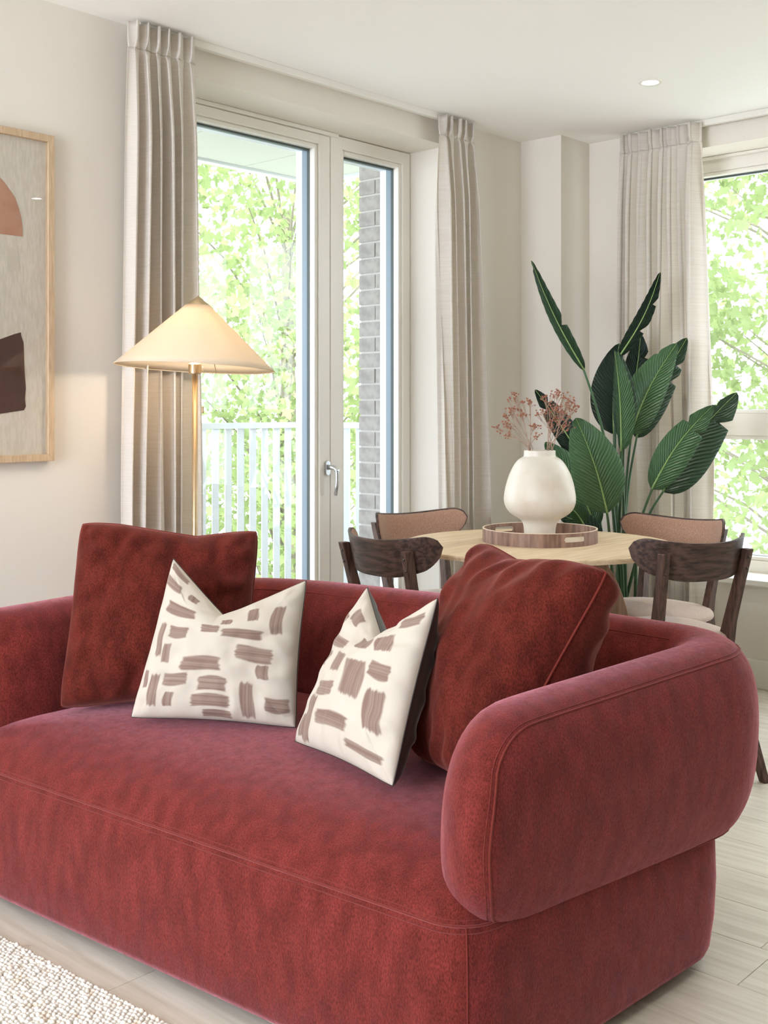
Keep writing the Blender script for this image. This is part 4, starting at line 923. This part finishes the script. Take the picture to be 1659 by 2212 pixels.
# ------------------------------------------------------------------ plant
pb = at(1345, 885, 4.80); plant = empty('potted_plant', (pb.x, pb.y, 0), label='tall bird of paradise plant with large paddle leaves in the corner', category='plant')
PO = Vector((pb.x, pb.y, 0))
mk('pot', MB().lathe([(.10,0),(.115,.01),(.135,.26),(.14,.27),(.13,.27),(.125,.235),(.0005,.235)], 40), M['pot'], plant, smooth=False)
mk('soil', MB().lathe([(.0005,.24),(.124,.24),(.0005,.245)], 30), M['soil'], plant)
def pleaf(base, tip, wL, wR, mt, fold=.25, bend=0, nrm=None, notch=(), db=4.8, dt=4.8, stem=None, twist=0, droop=0.0):
    """blade from base to tip (pixels of midrib in the photo) at depths db, dt; wL / wR half widths in metres; fold = V fold depth"""
    B0 = at(*base, db); T0 = at(*tip, dt); ax = (T0-B0); Ln = ax.length; ax.normalize()
    view = (B0-Vector((0,0,HC))).normalized(); sd = ax.cross(view).normalized()      # points to picture right for upward leaves
    if sd.dot(Vector((ST,-CT,0))) < 0: sd = -sd
    nr = sd.cross(ax).normalized()
    if nr.dot(view) > 0: nr = -nr
    if twist: 
        q_ = Matrix.Rotation(math.radians(twist), 3, ax); sd = q_ @ sd; nr = q_ @ nr
    nl, nw = 44, 9; V = []; UV = []
    def w(t):   # paddle outline
        return (math.sin(math.pi*min(1, t**.72))**.62)*(1-.12*t) if 0 < t < 1 else 0
    for i in range(nl+1):
        t = i/nl; c_ = B0+ax*Ln*t+sd*(bend*Ln*math.sin(math.pi*t))+nr*(-droop*Ln*t*t)
        for j in range(-nw, nw+1):
            f = j/nw; ww = (wR if j > 0 else wL)*w(min(.999, max(.001, t)))
            for (ns, tn, dp, wd) in notch:
                if (ns > 0) == (j > 0) and j != 0:
                    g = (t-tn)/wd
                    if 0 < g < 1: ww *= 1-dp*(1-g)
            off = sd*(f*ww)+nr*(fold*abs(f)*ww - .35*abs(f)**2*ww*(fold > 0))+ax*(abs(f)*ww*.18)
            rip = .0022*math.sin(t*70-abs(f)*9)*abs(f)
            V.append(c_+off+nr*rip-PO); UV.append((f, t))
    W_ = 2*nw+1; mb = MB(); mb.v = V; mb.f = [(i*W_+j, i*W_+j+1, (i+1)*W_+j+1, (i+1)*W_+j) for i in range(nl) for j in range(W_-1)]
    me = bpy.data.meshes.new('leaf'); me.from_pydata([tuple(v) for v in mb.v], [], mb.f); me.update(); me.shade_smooth(); me.materials.append(mt)
    uvl = me.uv_layers.new(name='UVMap'); li = np.zeros(len(me.loops), dtype=np.int32); me.loops.foreach_get('vertex_index', li)
    uvl.data.foreach_set('uv', np.array(UV, dtype=np.float32)[li].ravel())
    o = bpy.data.objects.new('leaf', me); C.objects.link(o); o.parent = plant
    m_ = o.modifiers.new('solid', 'SOLIDIFY'); m_.thickness = .0008
    rb = MB(); rb.tube([B0+ax*Ln*t+sd*(bend*Ln*math.sin(math.pi*t))+nr*(-droop*Ln*t*t+.0012)-PO for t in [k/12 for k in range(13)]], [.0042-.0034*k/12 for k in range(13)], 6)
    mk('midrib', rb, M['rib'], o, smooth=True)
    pts = [B0-PO+ax*.01]
    if stem:
        for sx, sy, sd_ in stem: pts.append(at(sx, sy, sd_)-PO)
    last = pts[-1]; g = Vector((R.uniform(-.05,.05), R.uniform(-.05,.05), .24)); 
    if not stem: pts.append(last.lerp(g, .35)+Vector((0,0,.0)))
    pts.append(pts[-1].lerp(g, .5)); pts.append(g)
    # smooth the stalk
    sp = []
    for k in range(len(pts)-1):
        p0 = pts[max(0, k-1)]; p1, p2 = pts[k], pts[k+1]; p3 = pts[min(len(pts)-1, k+2)]
        for q_ in range(5):
            t = q_/5; sp.append(.5*((2*p1)+(p2-p0)*t+(2*p0-5*p1+4*p2-p3)*t*t+(3*p1-p0-3*p2+p3)*t**3))
    sp.append(pts[-1]); stn = len(sp); sm = MB(); sm.tube(sp, [.0045+.0045*k/stn for k in range(stn)], 8); mk('stalk', sm, M['pstem'], plant, smooth=True)
    return o
# tall left leaf
pleaf((1262,800), (1148,563), .034, .030, M['leafm'], fold=.9, bend=-.03, notch=((1,.40,.75,.08),(-1,.93,.5,.06)), db=4.75, dt=4.8, stem=((1285,870,4.76),(1308,960,4.78),(1322,1080,4.8)), twist=18)
pleaf((1338,770), (1426,588), .036, .042, M['leafd'], fold=.5, bend=.05, notch=((1,.30,.7,.10),(1,.62,.7,.08)), db=4.86, dt=4.9, stem=((1330,900,4.86),(1330,1050,4.84)), twist=-22)
pleaf((1326,938), (1338,742), .106, .055, M['leafd'], fold=.12, bend=-.03, db=4.95, dt=4.98, stem=((1328,1060,4.92),))
pleaf((1350,905), (1384,722), .07, .072, M['leafd'], fold=.15, bend=.03, notch=((1,.72,.5,.08),), db=5.0, dt=5.02, stem=((1342,1030,4.95),))
pleaf((1374,945), (1484,730), .085, .070, M['leafm'], fold=.3, bend=-.02, notch=((1,.55,.6,.10),(1,.72,.6,.06)), db=4.90, dt=4.92, stem=((1362,1020,4.88),(1352,1100,4.85)))
pleaf((1362,938), (1462,742), .092, .078, M['leafl'], fold=.22, bend=-.04, notch=((-1,.8,.25,.06),), db=4.72, dt=4.76, stem=((1356,1010,4.74),(1350,1090,4.76)))
pleaf((1348,952), (1335,760), .052, .050, M['leafm'], fold=.2, bend=.04, db=4.66, dt=4.70, stem=((1346,1040,4.70),))
pleaf((1342,975), (1328,758), .018, .062, M['leafl'], fold=.35, bend=.02, notch=((-1,.55,.4,.1),), db=4.56, dt=4.60, stem=((1341,1060,4.60),(1338,1140,4.66)), twist=-12)
pleaf((1312,1108), (1244,903), .105, .112, M['leafl'], fold=.18, bend=.03, notch=((-1,.9,.4,.05),), db=4.50, dt=4.55, stem=((1316,1150,4.54),))
pleaf((1288,1145), (1178,955), .08, .085, M['leafl'], fold=.3, bend=.06, db=4.84, dt=4.86)
pleaf((1262,1002), (1156,842), .052, .056, M['leafd'], fold=.25, bend=.02, notch=((-1,.72,.8,.07),(1,.78,.8,.07),(1,.62,.5,.06)), db=4.90, dt=4.92, stem=((1285,1070,4.88),))
pleaf((1408,1056), (1540,876), .066, .080, M['leafl'], fold=.2, bend=-.05, notch=((-1,.72,.55,.06),(1,.66,.55,.07)), db=4.56, dt=4.58, stem=((1392,1100,4.60),(1375,1160,4.64)))
pleaf((1432,1062), (1592,848), .062, .118, M['leafm'], fold=.2, bend=-.05, notch=((-1,.8,.5,.06),(1,.70,.6,.07)), db=4.66, dt=4.70, stem=((1402,1112,4.68),(1385,1170,4.70)))
pleaf((1300,1162), (1206,1110), .05, .055, M['leafm'], fold=.3, bend=.05, db=4.72, dt=4.70)
pleaf((1262,1135), (1225,1090), .03, .045, M['leafl'], fold=.2, bend=.05, db=4.66, dt=4.60)
